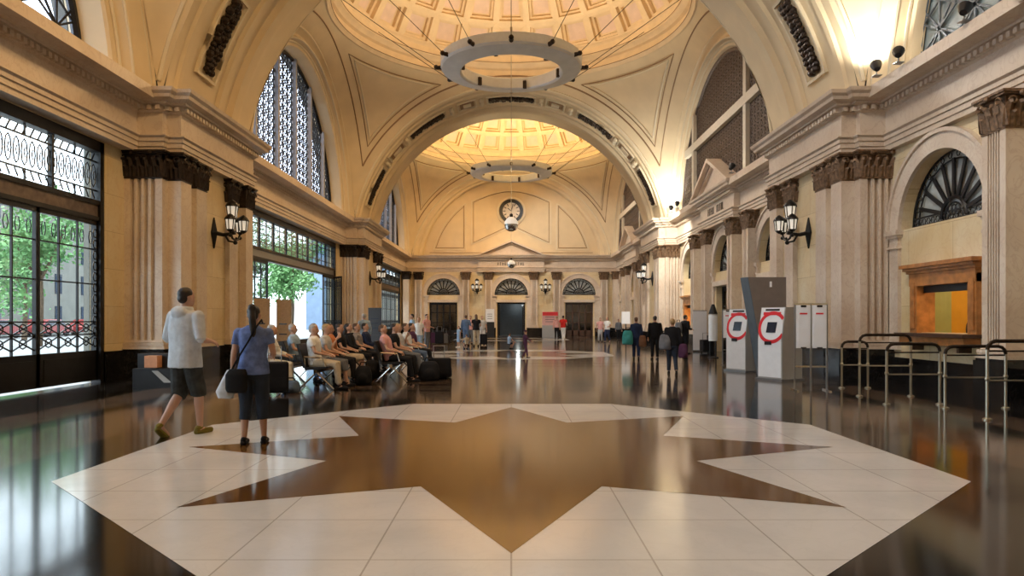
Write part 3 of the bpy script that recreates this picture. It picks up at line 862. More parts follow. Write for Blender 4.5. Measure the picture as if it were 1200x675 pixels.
office(-2.2,2.2,59.86,66,0,3.2,'kiosk_side','y0'); light('vestibule_fill','POINT',(0.6,62.5,2.7),30,(.95,1,.95),.15)  # point light added inside so the doorway does not go black
m=MB(); m.box(1.06,1.9,60.6,60.7,.9,2.5); struct(m.build(trim_name(),['paper_white']))  # white panel standing in for the bright light on the right
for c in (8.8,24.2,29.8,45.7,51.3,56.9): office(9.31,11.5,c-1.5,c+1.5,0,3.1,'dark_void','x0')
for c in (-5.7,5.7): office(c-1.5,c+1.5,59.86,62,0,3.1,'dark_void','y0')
for c in [q for q,_ in RIGHT]:
    pass

# gable pediments: right wall of each bay and far wall
def pediment(name,mapf,nin,c,hw,h,label=None):
    m=MB(); z=6.80
    n=Vector(nin)
    m.plate([[(c-hw+.2,z),(c+hw-.2,z),(c,z+h-.12)]],lambda u,v:mapf(u,v,-.2),-n*.9)
    for sg in (-1,1):
        P=[(c+sg*(hw+.12),z),(c+sg*(hw-.15),z),(c,z+h-.14),(c,z+h+.02)]
        m.plate([P],lambda u,v:mapf(u,v,-.55),-n*1.2)
        P=[(c+sg*(hw-.25),z),(c+sg*(hw-.4),z),(c,z+h-.30),(c,z+h-.2)]
        m.plate([P],lambda u,v:mapf(u,v,-.35),-n*.6)
    o=m.build(trim_name(),['entablature_stone'],smooth=False); struct(o); return o
for c in (8.8,29.8,51.3): pediment('p',lambda u,v,d:(8.75+d,u,v),(-1,0,0),c,2.7,1.35)
pediment('p',lambda u,v,d:(u,59.35+d,v),(0,-1,0),0,2.7,1.2)
# cut letters, too worn to read from here, on the two friezes
def letters(mapf,nin,c,words,h=.26):
    m=MB(); tot=sum(w for w in words)*.2+.3*(len(words)-1); u=c-tot/2; random.seed(4)
    for wl in words:
        for k in range(wl):
            for q in range(random.choice((2,2,3))):
                du=q*.055
                m.plate([rect(u+du,u+du+.03,6.04-h/2,6.04+h/2)],lambda a,b:mapf(a,b,0),Vector(nin)*.012)
            zz=random.choice((6.04-h/2,6.04,6.04+h/2-.035)); m.plate([rect(u,u+.13,zz,zz+.035)],lambda a,b:mapf(a,b,0),Vector(nin)*.012)
            u+=.2
        u+=.3
    o=m.build('inscription',['iron'],smooth=False); return o
o=letters(lambda u,v,d:(8.6+d,-u+59.6,v),(-1,0,0),29.8,(5,5),.3); o.parent=ENT_R
o=letters(lambda u,v,d:(u,59.15+d,v),(0,-1,0),0,(5,5),.26); o.parent=ENT_F

# ------------------------------------------------------------------ big glazed fronts on the left
def glazed(c,open_mid=False):
    w=empty(win_name(),(-WL_-.12,c,0)); struct(w)
    Y=lambda y:y-c
    H=HW
    m=MB()
    for sg in (-1,1): a,b=sorted((sg*(H-.14),sg*H)); m.box(-.12,.10,a,b,0,5.35)
    m.box(-.12,.10,-H,H,5.12,5.36); m.box(-.10,.08,-H,H,3.94,4.04); m.box(-.10,.08,-H,H,3.59,3.68)
    m.build('frame',['iron'],w)
    m=MB(); m.box(-.06,.04,-H,H,3.68,3.94); m.build('lintel_band',['steel_grey' if open_mid else 'grille_brown'],w)
    # transom light
    t=MB(); xs=-H+.14; n=9; step=(2*H-.28)/n
    for k in range(1,n): y=xs+k*step; t.box(-.05,.05,y-.035,y+.035,4.03,5.13)
    for k in range(n):
        y0=xs+k*step
        for z in (4.26,4.90): t.box(-.015,.02,y0,y0+step,z-.015,z+.015)
        t.box(-.015,.02,y0+step/2-.012,y0+step/2+.012,4.03,4.26); t.box(-.015,.02,y0+step/2-.012,y0+step/2+.012,4.90,5.13)
        if open_mid:
            t.box(-.015,.02,y0+step/2-.02,y0+step/2+.02,4.26,4.90); t.box(-.015,.02,y0,y0+step,4.57,4.59); continue
        q=7
        for i in range(q):
            cy=y0+(i+.5)*step/q
            t.tube([(0,cy+.085*math.cos(a*math.pi/4),4.58+.25*math.sin(a*math.pi/4)) for a in range(8)],.016,4,closed=True)
            t.tube([(0,cy+.05*math.cos(a*math.pi/3)+.04,4.58+.1*math.sin(a*math.pi/3)) for a in range(6)],.014,4,closed=True)
            t.bar((0,cy-.05,4.92),(0,cy+.05,5.08),.025,.02,(1,0,0)); t.bar((0,cy-.05,4.24),(0,cy+.05,4.08),.025,.02,(1,0,0))
    t.build('transom_grille',['iron'],w)
    m=MB(); m.quad((0.03,-H,4.03),(0.03,H,4.03),(0.03,H,5.13),(0.03,-H,5.13)); m.build('transom_pane',['grey_glass' if open_mid else 'clear_glass'],w)
    # leaves
    nl=7; lw=(2*H-.28)/nl
    def leafmesh(y0,y1):
        g=MB(); g.box(-.04,.04,y0,y0+.05,.06,3.59); g.box(-.04,.04,y1-.05,y1,.06,3.59)
        g.box(-.04,.04,y0,y1,3.49,3.59); g.box(-.04,.04,y0,y1,.06,.72); g.box(-.055,.055,y0+.15,y1-.15,.16,.60)
        n=3; st=(y1-y0-.1)/n
        for i in range(1,n): g.box(-.02,.02,y0+.05+i*st-.017,y0+.05+i*st+.017,.72,3.5)
        for z in (2.95,2.18,1.35,1.08): g.box(-.015,.015,y0,y1,z-.014,z+.014)
        for i in range(n):
            a=y0+.05+i*st; b=a+st
            for (z0,z1) in ((1.10,1.34),(.80,1.06)):
                g.bar((0,a,z0),(0,b,z1),.025,.02,(1,0,0)); g.bar((0,a,z1),(0,b,z0),.025,.02,(1,0,0))
                g.tube([(0,(a+b)/2+.10*math.cos(q*math.pi/4),(z0+z1)/2+.09*math.sin(q*math.pi/4)) for q in range(8)],.014,4,closed=True)
            for q in range(2): g.tube([(0,a+st*(q+.5)/2+.07*math.cos(e*math.pi/3),3.2+.15*math.sin(e*math.pi/3)) for e in range(6)],.012,4,closed=True)
        return g
    for k in range(nl):
        y0=-H+.14+k*lw; y1=y0+lw
        if open_mid and 1.5<k+0<5.5:
            continue
        if open_mid and k==5+1-1: pass
        l=leafmesh(y0+.01,y1-.01).build('leaf',['iron'],w)
        m=MB(); m.quad((0,y0+.05,.72),(0,y1-.05,.72),(0,y1-.05,3.5),(0,y0+.05,3.5)); m.build('pane',['grey_glass' if open_mid else 'clear_glass'],l)
    if open_mid:     # a leaf standing open, swung into the hall
        g=leafmesh(-.85,0); l=g.build('leaf',['iron'],w); l.location=(.15,6.6,0); l.rotation_euler=(0,0,R(38))
        m=MB(); m.quad((0,-.8,.72),(0,-.05,.72),(0,-.05,3.45),(0,-.8,3.45)); m.build('pane',['grey_glass'],l)
    # decorated stile beside the jamb
    g=MB()
    if not open_mid:
        for sg in (-1,1):
            for k in range(11): 
                g.tube([(0.05,sg*(H-.27)+.07*math.cos(e*math.pi/3),.9+k*.24+.10*math.sin(e*math.pi/3)) for e in range(6)],.016,4,closed=True)
        g.build('stile_scrolls',['iron'],w)
    return w
glazed(8.8); glazed(29.8,True); glazed(51.3)

# ------------------------------------------------------------------ lunette windows
def clip(p,q,cy,cz,r,zmin):
    (x0,z0),(x1,z1)=p,q
    t0,t1=0.,1.
    dx,dz=x1-x0,z1-z0
    A=dx*dx+dz*dz; B=2*((x0-cy)*dx+(z0-cz)*dz); C=(x0-cy)**2+(z0-cz)**2-r*r
    if A<1e-9: return None
    D=B*B-4*A*C
    if D<=0: return None
    s=math.sqrt(D); t0=max(t0,(-B-s)/(2*A)); t1=min(t1,(-B+s)/(2*A))
    if abs(dz)>1e-9:
        tz=(zmin-z0)/dz
        if dz>0: t0=max(t0,tz)
        else: t1=min(t1,tz)
    elif z0<zmin: return None
    if t1-t0<1e-3: return None
    return (x0+dx*t0,z0+dz*t0),(x0+dx*t1,z0+dz*t1)
def lunette(s,c,pattern,pane,iron,mullion,r=6.5):
    zc=5.9; zm=6.78; w=empty(win_name(),((9.25 if s<0 else 8.80)*s,c,zm)); struct(w)
    def P(y,z,d=0): return (s*d,y-c,z-zm)
    m=MB(); a0=math.asin((zm-zc)/r)
    m.plate([arc(c,zc,r,a0,math.pi-a0,40)],lambda u,v:P(u,v,.06)); m.build('pane',[pane],w)
    m=MB(); m.tube([P(c+(r-.05)*math.cos(a0+(math.pi-2*a0)*k/48),zc+(r-.05)*math.sin(a0+(math.pi-2*a0)*k/48)) for k in range(49)],.09,6)
    m.bar(P(c-r,zm+.05),P(c+r,zm+.05),.12,.12); m.build('frame',['iron' if iron=='iron' else iron],w)
    g=MB()
    def seg(p,q,wd):
        k=clip(p,q,c,zc,r-.02,zm)
        if k: g.bar(P(*k[0]),P(*k[1]),wd,.03,(1,0,0))
    if pattern=='A':     # small geometric lattice: cross, diamond and frame in each cell
        cw,chh=.56,.62
        y=c-6.72
        ny=24; nz=10
        for i in range(ny):
            seg((y+i*cw,zm),(y+i*cw,13),.025)
            for j in range(nz):
                a=y+i*cw; b=zm+j*chh; mx,mz=a+cw/2,b+chh/2
                seg((a,b),(a+cw,b+chh),.03); seg((a+cw,b),(a,b+chh),.03)
                seg((mx,b),(a+cw,mz),.035); seg((a+cw,mz),(mx,b+chh),.035); seg((mx,b+chh),(a,mz),.035); seg((a,mz),(mx,b),.035)
                seg((a,b+chh),(a+cw,b+chh),.022)
    elif pattern=='B':   # large star bars
        cw,chh=1.12,1.2
        for i in range(-7,8):
            a=c+i*cw
            seg((a,zm),(a,13),.06)
            for j in range(6):
                b=zm+j*chh
                seg((a-cw/2,b),(a+cw/2,b+chh),.05); seg((a+cw/2,b),(a-cw/2,b+chh),.05)
                seg((a,b),(a+cw,b+chh/2),.04); seg((a+cw,b+chh/2),(a,b+chh),.04)
                seg((a,b+chh),(a-cw,b+chh/2),.04); seg((a-cw,b+chh/2),(a,b),.04)
    else:                # dense screen
        cw=.34
        for i in range(-20,21):
            a=c+i*cw; seg((a,zm),(a,13),.07)
        for j in range(20):
            b=zm+j*cw; seg((c-r,b),(c+r,b),.05)
        for i in range(-40,42):
            a=c+i*cw; seg((a,zm),(a+6.5,zm+6.5),.045); seg((a,zm),(a-6.5,zm+6.5),.045)
    g.build('lattice',[iron],w,smooth=False)
    g=MB()
    def mul(p,q,wd=.2):
        k=clip(p,q,c,zc,r,zm)
        if k: dd=.22 if abs(p[0]-q[0])<.01 else .26; g.bar(P(*k[0],-.06),P(*k[1],-.06),wd,dd,(1,0,0))
    if mullion=='five':
        for d in (-3.9,-1.4,1.1,3.4,): pass
        for d in (-4.55,-2.1,.15,2.4,4.6): mul((c+d,zm),(c+d,13),.17)
        g.build('mullion',['mullion_grey'],w)
    elif mullion=='cross':
        for d in (-3.55,3.9): mul((c+d,zm),(c+d,13),.32)
        mul((c-r,9.55),(c+r,9.55),.36); g.build('mullion',['mullion_stone'],w)
    return w
lunette(-1,8.8,'B','milk_glass','iron',None); lunette(-1,29.8,'A','milk_glass','iron','five'); lunette(-1,51.3,'A','milk_glass','iron','five')
lunette(1,8.95,'B','teal_pane','kiosk_side',None,6.5); lunette(1,29.8,'C','dark_void','grille_brown','cross'); lunette(1,51.3,'C','dark_void','grille_brown','cross')

# ------------------------------------------------------------------ unseen outer shell, added to keep daylight out of the space above the vaults
def shell():
    m=MB()
    for s in (-1,1):
        holes=[]
        if s<0:
            for c,_ in BAYS:
                a0=math.asin(.7/6.6); holes.append(arc(c,5.9,6.6,a0,math.pi-a0,30))
        m.plate([[(YR-.4,5.36),(YF+1.2,5.36),(YF+1.2,22),(YR-.4,22)]]+holes,lambda u,v:(s*9.5,u,v),(s*.25,0,0))
        if s>0: m.box(12.3,12.5,YR-.4,YF+.5,-.1,5.4); m.box(9.4,12.5,YR-.4,YF+.5,5.36,5.5)
    m.box(-9.7,9.7,YR-.5,YF+1.3,22,22.2); m.box(-9.7,9.7,YR-.6,YR-.35,0,22.2); m.box(-9.7,9.7,YF+1.1,YF+1.3,5.36,22.2)
    m.box(-9.6,-9.47,YR-.4,1.7,0,5.4)
    for y0,y1 in ((15.9,22.9),(36.9,44.2),(58.4,60.7)): m.box(-9.6,-9.45,y0,y1,0,5.4)
    m.box(-12.4,12.4,66.2,66.4,0,5.4); m.box(-9.6,12.4,YF+.45,66.4,5.36,5.5); m.box(-9.6,-9.5,YF+.4,66.4,0,5.4); m.box(12.3,12.4,YF+.4,66.4,0,5.4)
    struct(m.build('ceiling',['exterior_wall'],smooth=False))  # the added light-blocking shell, not a visible ceiling
shell()

# ------------------------------------------------------------------ hanging rings
def chandelier(c, label):
    e=empty('ring_chandelier',(0,c,11.9)); tag(e,label,'chandelier','ring chandeliers under the domes')
    m=MB(); m.lathe([(2.93,.02),(2.90,-.03),(2.16,-.16),(2.11,-.12)],n=72); m.build('reflector',['ring_metal'],e)
    m=MB(); m.lathe([(2.93,.02),(2.96,.06),(2.96,.42),(2.90,.44),(2.86,.40),(2.18,.34),(2.12,.38),(2.08,.34),(2.08,-.08),(2.11,-.12)],n=72); m.build('band',['ring_light'],e)
    for k in range(12):
        an=k*math.pi/6; sx,cy=math.sin(an),math.cos(an)
        m=MB(); m.tube([(2.9*sx,2.9*cy,.1),(3.16*sx,3.16*cy,.1)],[.10,.07],8); m.ball((3.16*sx,3.16*cy,.12),.10,n=8,m=6); m.build('lug',['bronze'],e)
        m=MB(); m.tube([(3.16*sx,3.16*cy,.14),(7.23*sx,7.23*cy,3.06)],.014,5); m.build('cable',['bronze'],e)
    for k in range(6):
        an=k*math.pi/3+.3; sx,cy=math.sin(an),math.cos(an)
        m=MB(); m.box(-.07,.07,-.06,.06,-.14,.2); o=m.build('inner_bracket',['bronze'],e); o.location=(2.04*sx,2.04*cy,0); o.rotation_euler=(0,0,-an)
chandelier(8.8,'pale metal ring chandelier under the dome above the camera')
chandelier(29.8,'large pale metal ring chandelier hung by cables under the nearer dome')
chandelier(51.3,'smaller-looking pale ring chandelier under the far dome, before the clock lunette')
def pendant(c,label):
    e=empty('globe_pendant',(0,c,5.1)); tag(e,label,'lamp','globe lamps on long cords')
    m=MB(); m.lathe([(.0001,.0),(.10,.01),(.22,.08),(.28,.2),(.29,.3)],n=20); m.build('chrome_bowl',['chrome'],e)
    m=MB(); m.lathe([(.29,.3),(.27,.42),(.19,.54),(.08,.6),(.05,.62)],n=20); m.build('glass_shade',['glass_lamp'],e)
    m=MB(); m.lathe([(.07,.6),(.07,.72),(.03,.76),(.0001,.76)],n=12); m.build('cap',['bronze'],e)
    m=MB(); m.tube([(0,0,.75),(0,0,13.2)],.014,5); m.tube([(0,0,8.2),(0,0,8.6)],.05,8); m.tube([(0,0,10.6),(0,0,12.2)],.03,6); m.build('cord',['brass_steel'],e)
for c,l in ((29.8,'shiny globe lamp on a long cord in front of the wall clock'),(51.3,'smaller-looking globe lamp hanging in front of the far pediment')): pendant(c,l)

# ------------------------------------------------------------------ wall lanterns
def lantern(loc, rz, label, lit=True):
    e=empty('wall_lantern',loc,rz); tag(e,label,'lamp','bronze wall lanterns')      # local -Y points into the hall
    m=MB(); m.add([(0,-.02,.42),(.16,-.02,0),(0,-.02,-.42),(-.16,-.02,0),(0,-.10,0),(.0,.04,.42),(.16,.04,0),(0,.04,-.42),(-.16,.04,0)],[(0,1,4),(1,2,4),(2,3,4),(3,0,4),(0,5,6,1),(1,6,7,2),(2,7,8,3),(3,8,5,0)]); m.build('back_plate',['iron'],e,smooth=False)
    m=MB(); m.tube([(0,-.05,0),(0,-.25,-.05),(0,-.45,-.02),(0,-.58,.02)],[.06,.05,.045,.06],8); m.tube([(0,-.3,-.05),(0,-.4,-.22),(0,-.55,-.25),(0,-.62,-.12)],.03,6)
    m.tube([(-.34,-.58,.0),(-.2,-.58,-.16),(0,-.58,-.2),(.2,-.58,-.16),(.34,-.58,0)],.03,6); m.ball((0,-.58,-.26),.06); m.ball((-.34,-.58,-.1),.05); m.ball((.34,-.58,-.1),.05); m.build('arm',['iron'],e)
    def lamp(x,y,z,s=1.0):
        q=MB(); r=.125*s
        q.lathe([(r*.75,0),(r,.26*s)],(x,y,z),6); q.build('lantern_glass',['glass_lamp'],e,smooth=False)
        q=MB()
        for k in range(6):
            an=k*math.pi/3; q.bar((x+r*.77*math.cos(an),y+r*.77*math.sin(an),z),(x+r*1.02*math.cos(an),y+r*1.02*math.sin(an),z+.26*s),.022,.022)
        q.lathe([(.0001,-.09*s),(r*.5,-.05*s),(r*.85,0)],(x,y,z),6); q.lathe([(r*1.25,.25*s),(r*1.2,.29*s),(r*.9,.35*s),(r*.4,.40*s),(.0001,.43*s)],(x,y,z),12)
        q.build('lantern_frame',['iron'],e)
    lamp(-.34,-.58,.06); lamp(.34,-.58,.06); lamp(0,-.80,.06); lamp(0,-.50,.42,1.15)
    return e
for s in (-1,1):
    for y,nm in ((19.25,'near'),(40.5,'far')):
        side='left' if s<0 else 'right'
        lantern((s*8.08,y,3.75),R(90)*(-s) if s>0 else R(90),'%s bronze and glass wall lantern on the %s hall pier'%({'near':'large','far':'distant'}[nm],side))
for x,nm in ((-2.85,'left'),(2.85,'right')):
    lantern((x,59.36,3.9),0,'small wall lantern on the far wall %s of the middle doorway'%nm)

# ------------------------------------------------------------------ floodlights on the cornice
def flood(loc,dirn,label):
    e=empty('cornice_floodlight',loc); tag(e,label,'floodlight','floodlights standing on the right cornice')
    m=MB(); m.box(-.08,.08,-.08,.08,0,.02); m.tube([(0,0,0),(0,0,.14)],.015,6); m.build('stand',['steel_grey'],e)
    d=Vector(dirn).normalized(); m=MB(); c=Vector((0,0,.22)); q=d.to_track_quat('Z','Y').to_matrix()
    m.v=[];m.f=[];m.m=[]
    t=MB(); t.lathe([(.0001,-.12),(.06,-.11),(.09,-.04),(.12,.08),(.125,.10)],n=14); m.add([c+q@Vector(v) for v in t.v],t.f); m.build('housing',['black_plastic'],e)
    m=MB(); t=MB(); t.lathe([(.0001,.085),(.118,.09)],n=14); m.add([c+q@Vector(v) for v in t.v],t.f); m.build('lens',['lamp_lens'],e)
for loc,dr,l in (((8.15,15.8,6.82),(.2,.7,.8),'black floodlight on the cornice left of the teal lunette'),((8.2,15.0,6.82),(.4,.7,.7),'pale floodlight on the cornice below the teal lunette edge'),((8.25,12.9,6.82),(.5,.5,.7),'dark floodlight on the cornice near the upper right corner'),
                 ((8.1,35.9,6.82),(.2,.7,.7),'floodlight beside the white-lit pier, left of the right pediment'),((8.1,34.6,6.82),(.2,.7,.7),'floodlight nearest the left foot of the right pediment'),((8.15,26.2,6.82),(.5,.3,.7),'floodlight on the cornice right of the pediment')):
    flood(loc,dr,l)

# ------------------------------------------------------------------ ticket machines, kiosk, stands
def ringpts(f,cx,cz,r,n=28,a0=0,a1=2*math.pi): return [f(cx+r*math.cos(a0+(a1-a0)*k/n),cz+r*math.sin(a0+(a1-a0)*k/n)) for k in range(n+1)]
def machine(x,y,rz,label):
    e=empty('ticket_machine',(x,y,0),rz); tag(e,label,'ticket machine','white ticket machines with a red ring')
    W,D=.35,.33      # front faces local -Y
    m=MB(); m.prism([(-W-.04,-D-.06,.0),(W+.04,-D-.06,.0),(W+.04,D+.04,.0),(-W-.04,D+.04,.0)],(0,0,.05)); m.build('foot_plate',['steel_grey'],e,smooth=False)
    m=MB(); P=[(-D,.05),(-D,.95),(-D+.10,1.55),(-D+.12,1.68),(D,1.68),(D,.05)]
    m.prism([(-W,a,b) for a,b in P],(2*W,0,0)); m.build('cabinet',['machine_grey'],e,smooth=False)
    def f(u,v,o=.012):
        yy=-D if v<.95 else (-D+(v-.95)/.6*.10 if v<1.55 else -D+.10+(v-1.55)/.13*.02)
        return (u,yy-o,v)
    m=MB()
    for v0,v1 in ((.08,.95),(.95,1.55),(1.55,1.67)): m.prism([f(-W+.02,v0),f(W-.02,v0),f(W-.02,v1),f(-W+.02,v1)],(0,.01,0))
    m.build('front_panel',['machine_white'],e,smooth=False)
    m=MB()
    n=36
    for k in range(n):
        a=R(35)+R(300)*k/n; b=R(35)+R(300)*(k+1)/n; cx,cz=.04,1.22
        q=[(cx+.40*math.cos(a),cz+.37*math.sin(a)),(cx+.40*math.cos(b),cz+.37*math.sin(b)),(cx+.32*math.cos(b),cz+.29*math.sin(b)),(cx+.32*math.cos(a),cz+.29*math.sin(a))]
        q=[(max(-W+.0,min(W,u)),v) for u,v in q]
        if abs(q[0][0]-q[1][0])+abs(q[0][1]-q[1][1])>1e-4: m.add([f(u,v,.02) for u,v in q],[(0,1,2,3)])
    m.build('red_ring',['sign_red'],e,smooth=False)
    m=MB(); m.prism([f(-.11,1.10,.03),f(.15,1.10,.03),f(.17,1.34,.03),f(-.09,1.34,.03)],(0,.02,0)); m.build('screen',['screen_dark'],e,smooth=False)
    m=MB(); m.prism([f(-.12,.82,.04),f(.06,.82,.04),f(.06,.90,.04),f(-.12,.90,.04)],(0,.03,0)); m.build('ticket_slot',['black_plastic'],e,smooth=False)
    m=MB(); m.prism([f(-.2,1.60,.02),f(.2,1.60,.02),f(.2,1.645,.02),f(-.2,1.645,.02)],(0,.01,0)); m.build('header_strip',['black_plastic'],e,smooth=False)
    m=MB(); m.prism([f(-.25,1.50,.02),f(.25,1.50,.02),f(.25,1.57,.02),f(-.25,1.57,.02)],(0,.008,0)); m.build('red_header',['sign_red'],e,smooth=False)
machine(6.22,16.4,R(-62),'white ticket machine with red ring, right of the tall brown kiosk'); machine(6.30,19.1,R(-62),'white ticket machine partly hidden behind the left edge of the tall brown kiosk')
e=empty('tall_kiosk',(6.45,18.0,0)); tag(e,'tall tapering brown information kiosk with blue-grey side, between the ticket machines','kiosk')
m=MB(); P=[(-.02,0),(.50,0),(.50,2.47),(-.46,2.47)]
m.prism([(a,-.1,b) for a,b in P],(0,.32,0)); m.build('body',['kiosk_brown'],e,smooth=False)
m=MB(); m.add([(-.04,-.09,.0),(-.48,-.09,2.47),(-.56,.22,2.47),(-.14,.22,0),(-.02,-.1,0),(-.46,-.1,2.47),(-.46,.2,2.47),(-.02,.2,0)],[(0,1,2,3),(0,4,5,1),(1,5,6,2),(2,6,7,3),(3,7,4,0)]); m.build('side_panel',['kiosk_side'],e,smooth=False)
m=MB(); m.box(.08,.13,-.125,-.1,2.22,2.36); m.build('logo_mark',['paper_white'],e)
m=MB(); m.add([(-.36,.02,1.9),(-.42,.16,1.9),(-.40,.16,1.78),(-.34,.02,1.78)],[(0,1,2,3)]); m.build('camera_port',['screen_dark'],e)
m=MB(); m.box(-.06,.52,-.12,.26,0,.05); m.build('foot',['black_plastic'],e)
def panel_stand(x,y,rz,label):
    e=empty('leaflet_panel_stand',(x,y,0),rz); tag(e,label,'notice stand','notice stands with two white panels')
    for u in (-.30,.0,.30): m=MB(); m.box(u-.015,u+.015,-.015,.015,0,1.70); m.build('post',['steel_grey'],e)
    m=MB(); m.box(-.3,.3,-.015,.015,.46,.49); m.build('crossbar',['chrome'],e); m=MB(); m.box(-.31,.31,-.02,.02,1.69,1.72); m.build('crossbar',['chrome'],e)
    for u in (-.15,.15):
        m=MB(); m.box(u-.13,u+.13,-.05,-.015,.84,1.68); m.box(u-.10,u+.10,-.055,-.05,.88,1.64); b=m.build('panel',['paper_white'],e)
        m=MB(); m.box(u-.05,u+.05,-.065,-.05,1.64,1.68); m.box(u-.05,u+.05,-.065,-.05,.83,.86); m.build('clip',['black_plastic'],b)
        m=MB(); m.box(u-.07,u+.07,-.060,-.0555,1.50,1.53); m.build('red_heading',['sign_red'],b)
    for u in (-.30,.30): m=MB(); m.box(u-.02,u+.02,-.25,.25,0,.03); m.build('foot',['chrome'],e)
panel_stand(5.88,13.9,R(-8),'steel stand with two white notice panels, right of the nearer ticket machine'); panel_stand(6.75,21.6,R(-8),'steel stand with white notice panels, farther back beyond the ticket machines')
# glazed column display and dark bin beyond
e=empty('display_column',(7.35,25.8,0)); tag(e,'pale blue-grey display column on a dark frame near the right arcade','display'); 
m=MB(); m.lathe([(.16,.62),(.16,1.55),(.12,1.6)],n=16,cap=True); m.build('pale_drum',['machine_white'],e)  # drum in plain machine white
m=MB()
for k in range(4): a=k*math.pi/2+.4; m.tube([(.14*math.cos(a),.14*math.sin(a),0),(.14*math.cos(a),.14*math.sin(a),.62)],.02,6)
m.lathe([(.0001,0),(.2,0),(.2,.04),(.0001,.04)],n=16); m.lathe([(.0001,1.6),(.17,1.6),(.14,1.68),(.05,1.95),(.0001,1.96)],n=16); m.build('stand',['iron'],e)
e=empty('roll_up_banner',(8.15,30.6,0)); tag(e,'tall white banner stand by the right arcade, behind the person in black','banner')
m=MB(); m.box(-.3,.3,-.012,.012,.08,1.78); m.build('sheet',['paper_white'],e); m=MB(); m.box(-.32,.32,-.08,.08,0,.08); m.box(-.31,.31,-.015,.015,1.76,1.80); m.build('base',['steel_grey'],e)
e=empty('framed_notice',(6.6,40.8,0)); tag(e,'small white notice on a post in front of the far right pier','notice stand')
m=MB(); m.box(-.24,.24,-.03,.03,1.15,1.85); m.build('sheet',['paper_white'],e); m=MB(); m.tube([(0,0,0),(0,0,1.16)],.03,8); m.lathe([(.0001,0),(.2,0),(.2,.03),(.0001,.05)],n=14); m.build('post',['iron'],e)

# ------------------------------------------------------------------ queue barriers
def barrier(x0,x1,y,h,label,rails=(.5,),rz=0):
    e=empty('queue_barrier',((x0+x1)/2,y,0),rz); tag(e,label,'barrier','tubular metal queue barriers'); w=(x1-x0)/2; r=.12
    m=MB(); pts=[(-w,0,h-r)]+[(-w+r-r*math.cos(a),0,h-r+r*math.sin(a)) for a in (R(30),R(60),R(90))]+[(w-r+r*math.sin(a),0,h-r+r*math.cos(a)) for a in (0,R(30),R(60),R(90))]
    m.tube(pts,.026,8); m.build('top_rail',['bronze'],e)
    for sg in (-1,1):
        m=MB(); m.tube([(sg*w,0,.0),(sg*w,0,h-r)],.022,8); m.build('post',['brass_steel'],e)
        m=MB(); m.lathe([(.0001,0),(.06,0),(.06,.02),(.03,.035)],(sg*w,0,0),12); m.ball((sg*w,0,h*.52),.035,n=8,m=6); m.build('collar',['brass_steel'],e)
    for q in rails:
        m=MB(); m.tube([(-w,0,h*q),(w,0,h*q)],.014,6); m.build('mid_rail',['brass_steel'],e)
    m=MB(); m.tube([(-w,0,h-.14),(w,0,h-.14)],.014,6); m.build('upper_rail',['bronze'],e)
barrier(6.62,8.2,9.85,1.10,'queue barrier at the right edge of the view, nearest of them')
barrier(6.80,7.75,11.1,.98,'queue barrier directly below the near ticket window counter')
barrier(6.15,7.02,11.6,1.00,'low queue barrier left of the one under the ticket counter')
barrier(6.32,7.25,12.85,1.12,'taller round-cornered queue barrier behind the low one')
barrier(6.72,7.25,14.4,.95,'leftmost and farthest queue barrier, beside the white panel stand')
# stacked leaflets on the plinth
for i,(x,y,n) in enumerate(((8.2,15.55,4),(8.35,14.9,5),(8.3,14.3,4))):
    pass
def plinth_bench(x,y,rz,w,label):
    e=empty('low_bench',(x,y,0),rz); tag(e,label,'bench'); m=MB(); m.box(-w,w,-.2,.2,.40,.46); m.build('seat',['black_marble'],e)
    for u in (-w+.1,w-.1): m=MB(); m.box(u-.05,u+.05,-.17,.17,0,.40); m.build('leg',['black_plastic'],e)
# chair inside ticket office
e=empty('office_chair',(10.25,15.6,0)); tag(e,'black office chair inside the yellow ticket office','chair')
m=MB(); m.ball((0,0,1.18),.24,.05,.32,14,10); m.build('backrest',['black_leather'],e); m=MB(); m.ball((0,-.25,.72),.26,.26,.06,14,8); m.build('seat',['black_leather'],e); m=MB(); m.tube([(0,-.2,.05),(0,-.2,.7)],.03,8)
for k in range(5): a=k*1.2566; m.tube([(0,-.2,.1),(.27*math.cos(a),-.2+.27*math.sin(a),.05)],.02,6)
m.tube([(0,-.2,.68),(0,.02,.7),(0,.04,1.0)],.02,6)
m.build('base',['black_plastic'],e)
# signs by the far wall
def easel(x,y,w,z0,z1,mat,label,low='black_plastic',head=None):
    e=empty('sign_board',(x,y,0)); tag(e,label,'sign'); m=MB(); m.box(-w,w,-.04,.04,z0,z1); m.build('board',[mat],e)
    m=MB(); m.box(-w,w,-.1,.1,0,z0); m.build('base',[low],e)
    if head: m=MB(); m.box(-w*.95,w*.95,-.06,-.04,z1-.3,z1-.02); m.build('header',[head],e)
    m=MB()
    for k in range(3): m.box(-w*.6,w*.5,-.05,-.04,z0+(z1-z0)*(.25+.17*k),z0+(z1-z0)*(.25+.17*k)+.03)
    m.build('printed_lines',['screen_dark'],e)
easel(-1.72,57.5,.35,1.2,2.25,'paper_white','white poster board on a black base left of the middle doorway')
easel(3.0,54.5,.62,.95,2.0,'paper_pink','red-headed notice board with grey base right of the middle doorway','machine_grey','sign_red')
easel(-7.0,36.4,.34,.6,2.0,'black_plastic','dark upright display board at the foot of the second left pier')
easel(-6.9,19.6,.21,.25,1.98,'cork_board','tall tan display board nearer the camera, in front of the open doorway','iron')
easel(-6.42,20.0,.20,.25,1.96,'cork_board','second tan display board, just right of its twin before the open doorway','iron')
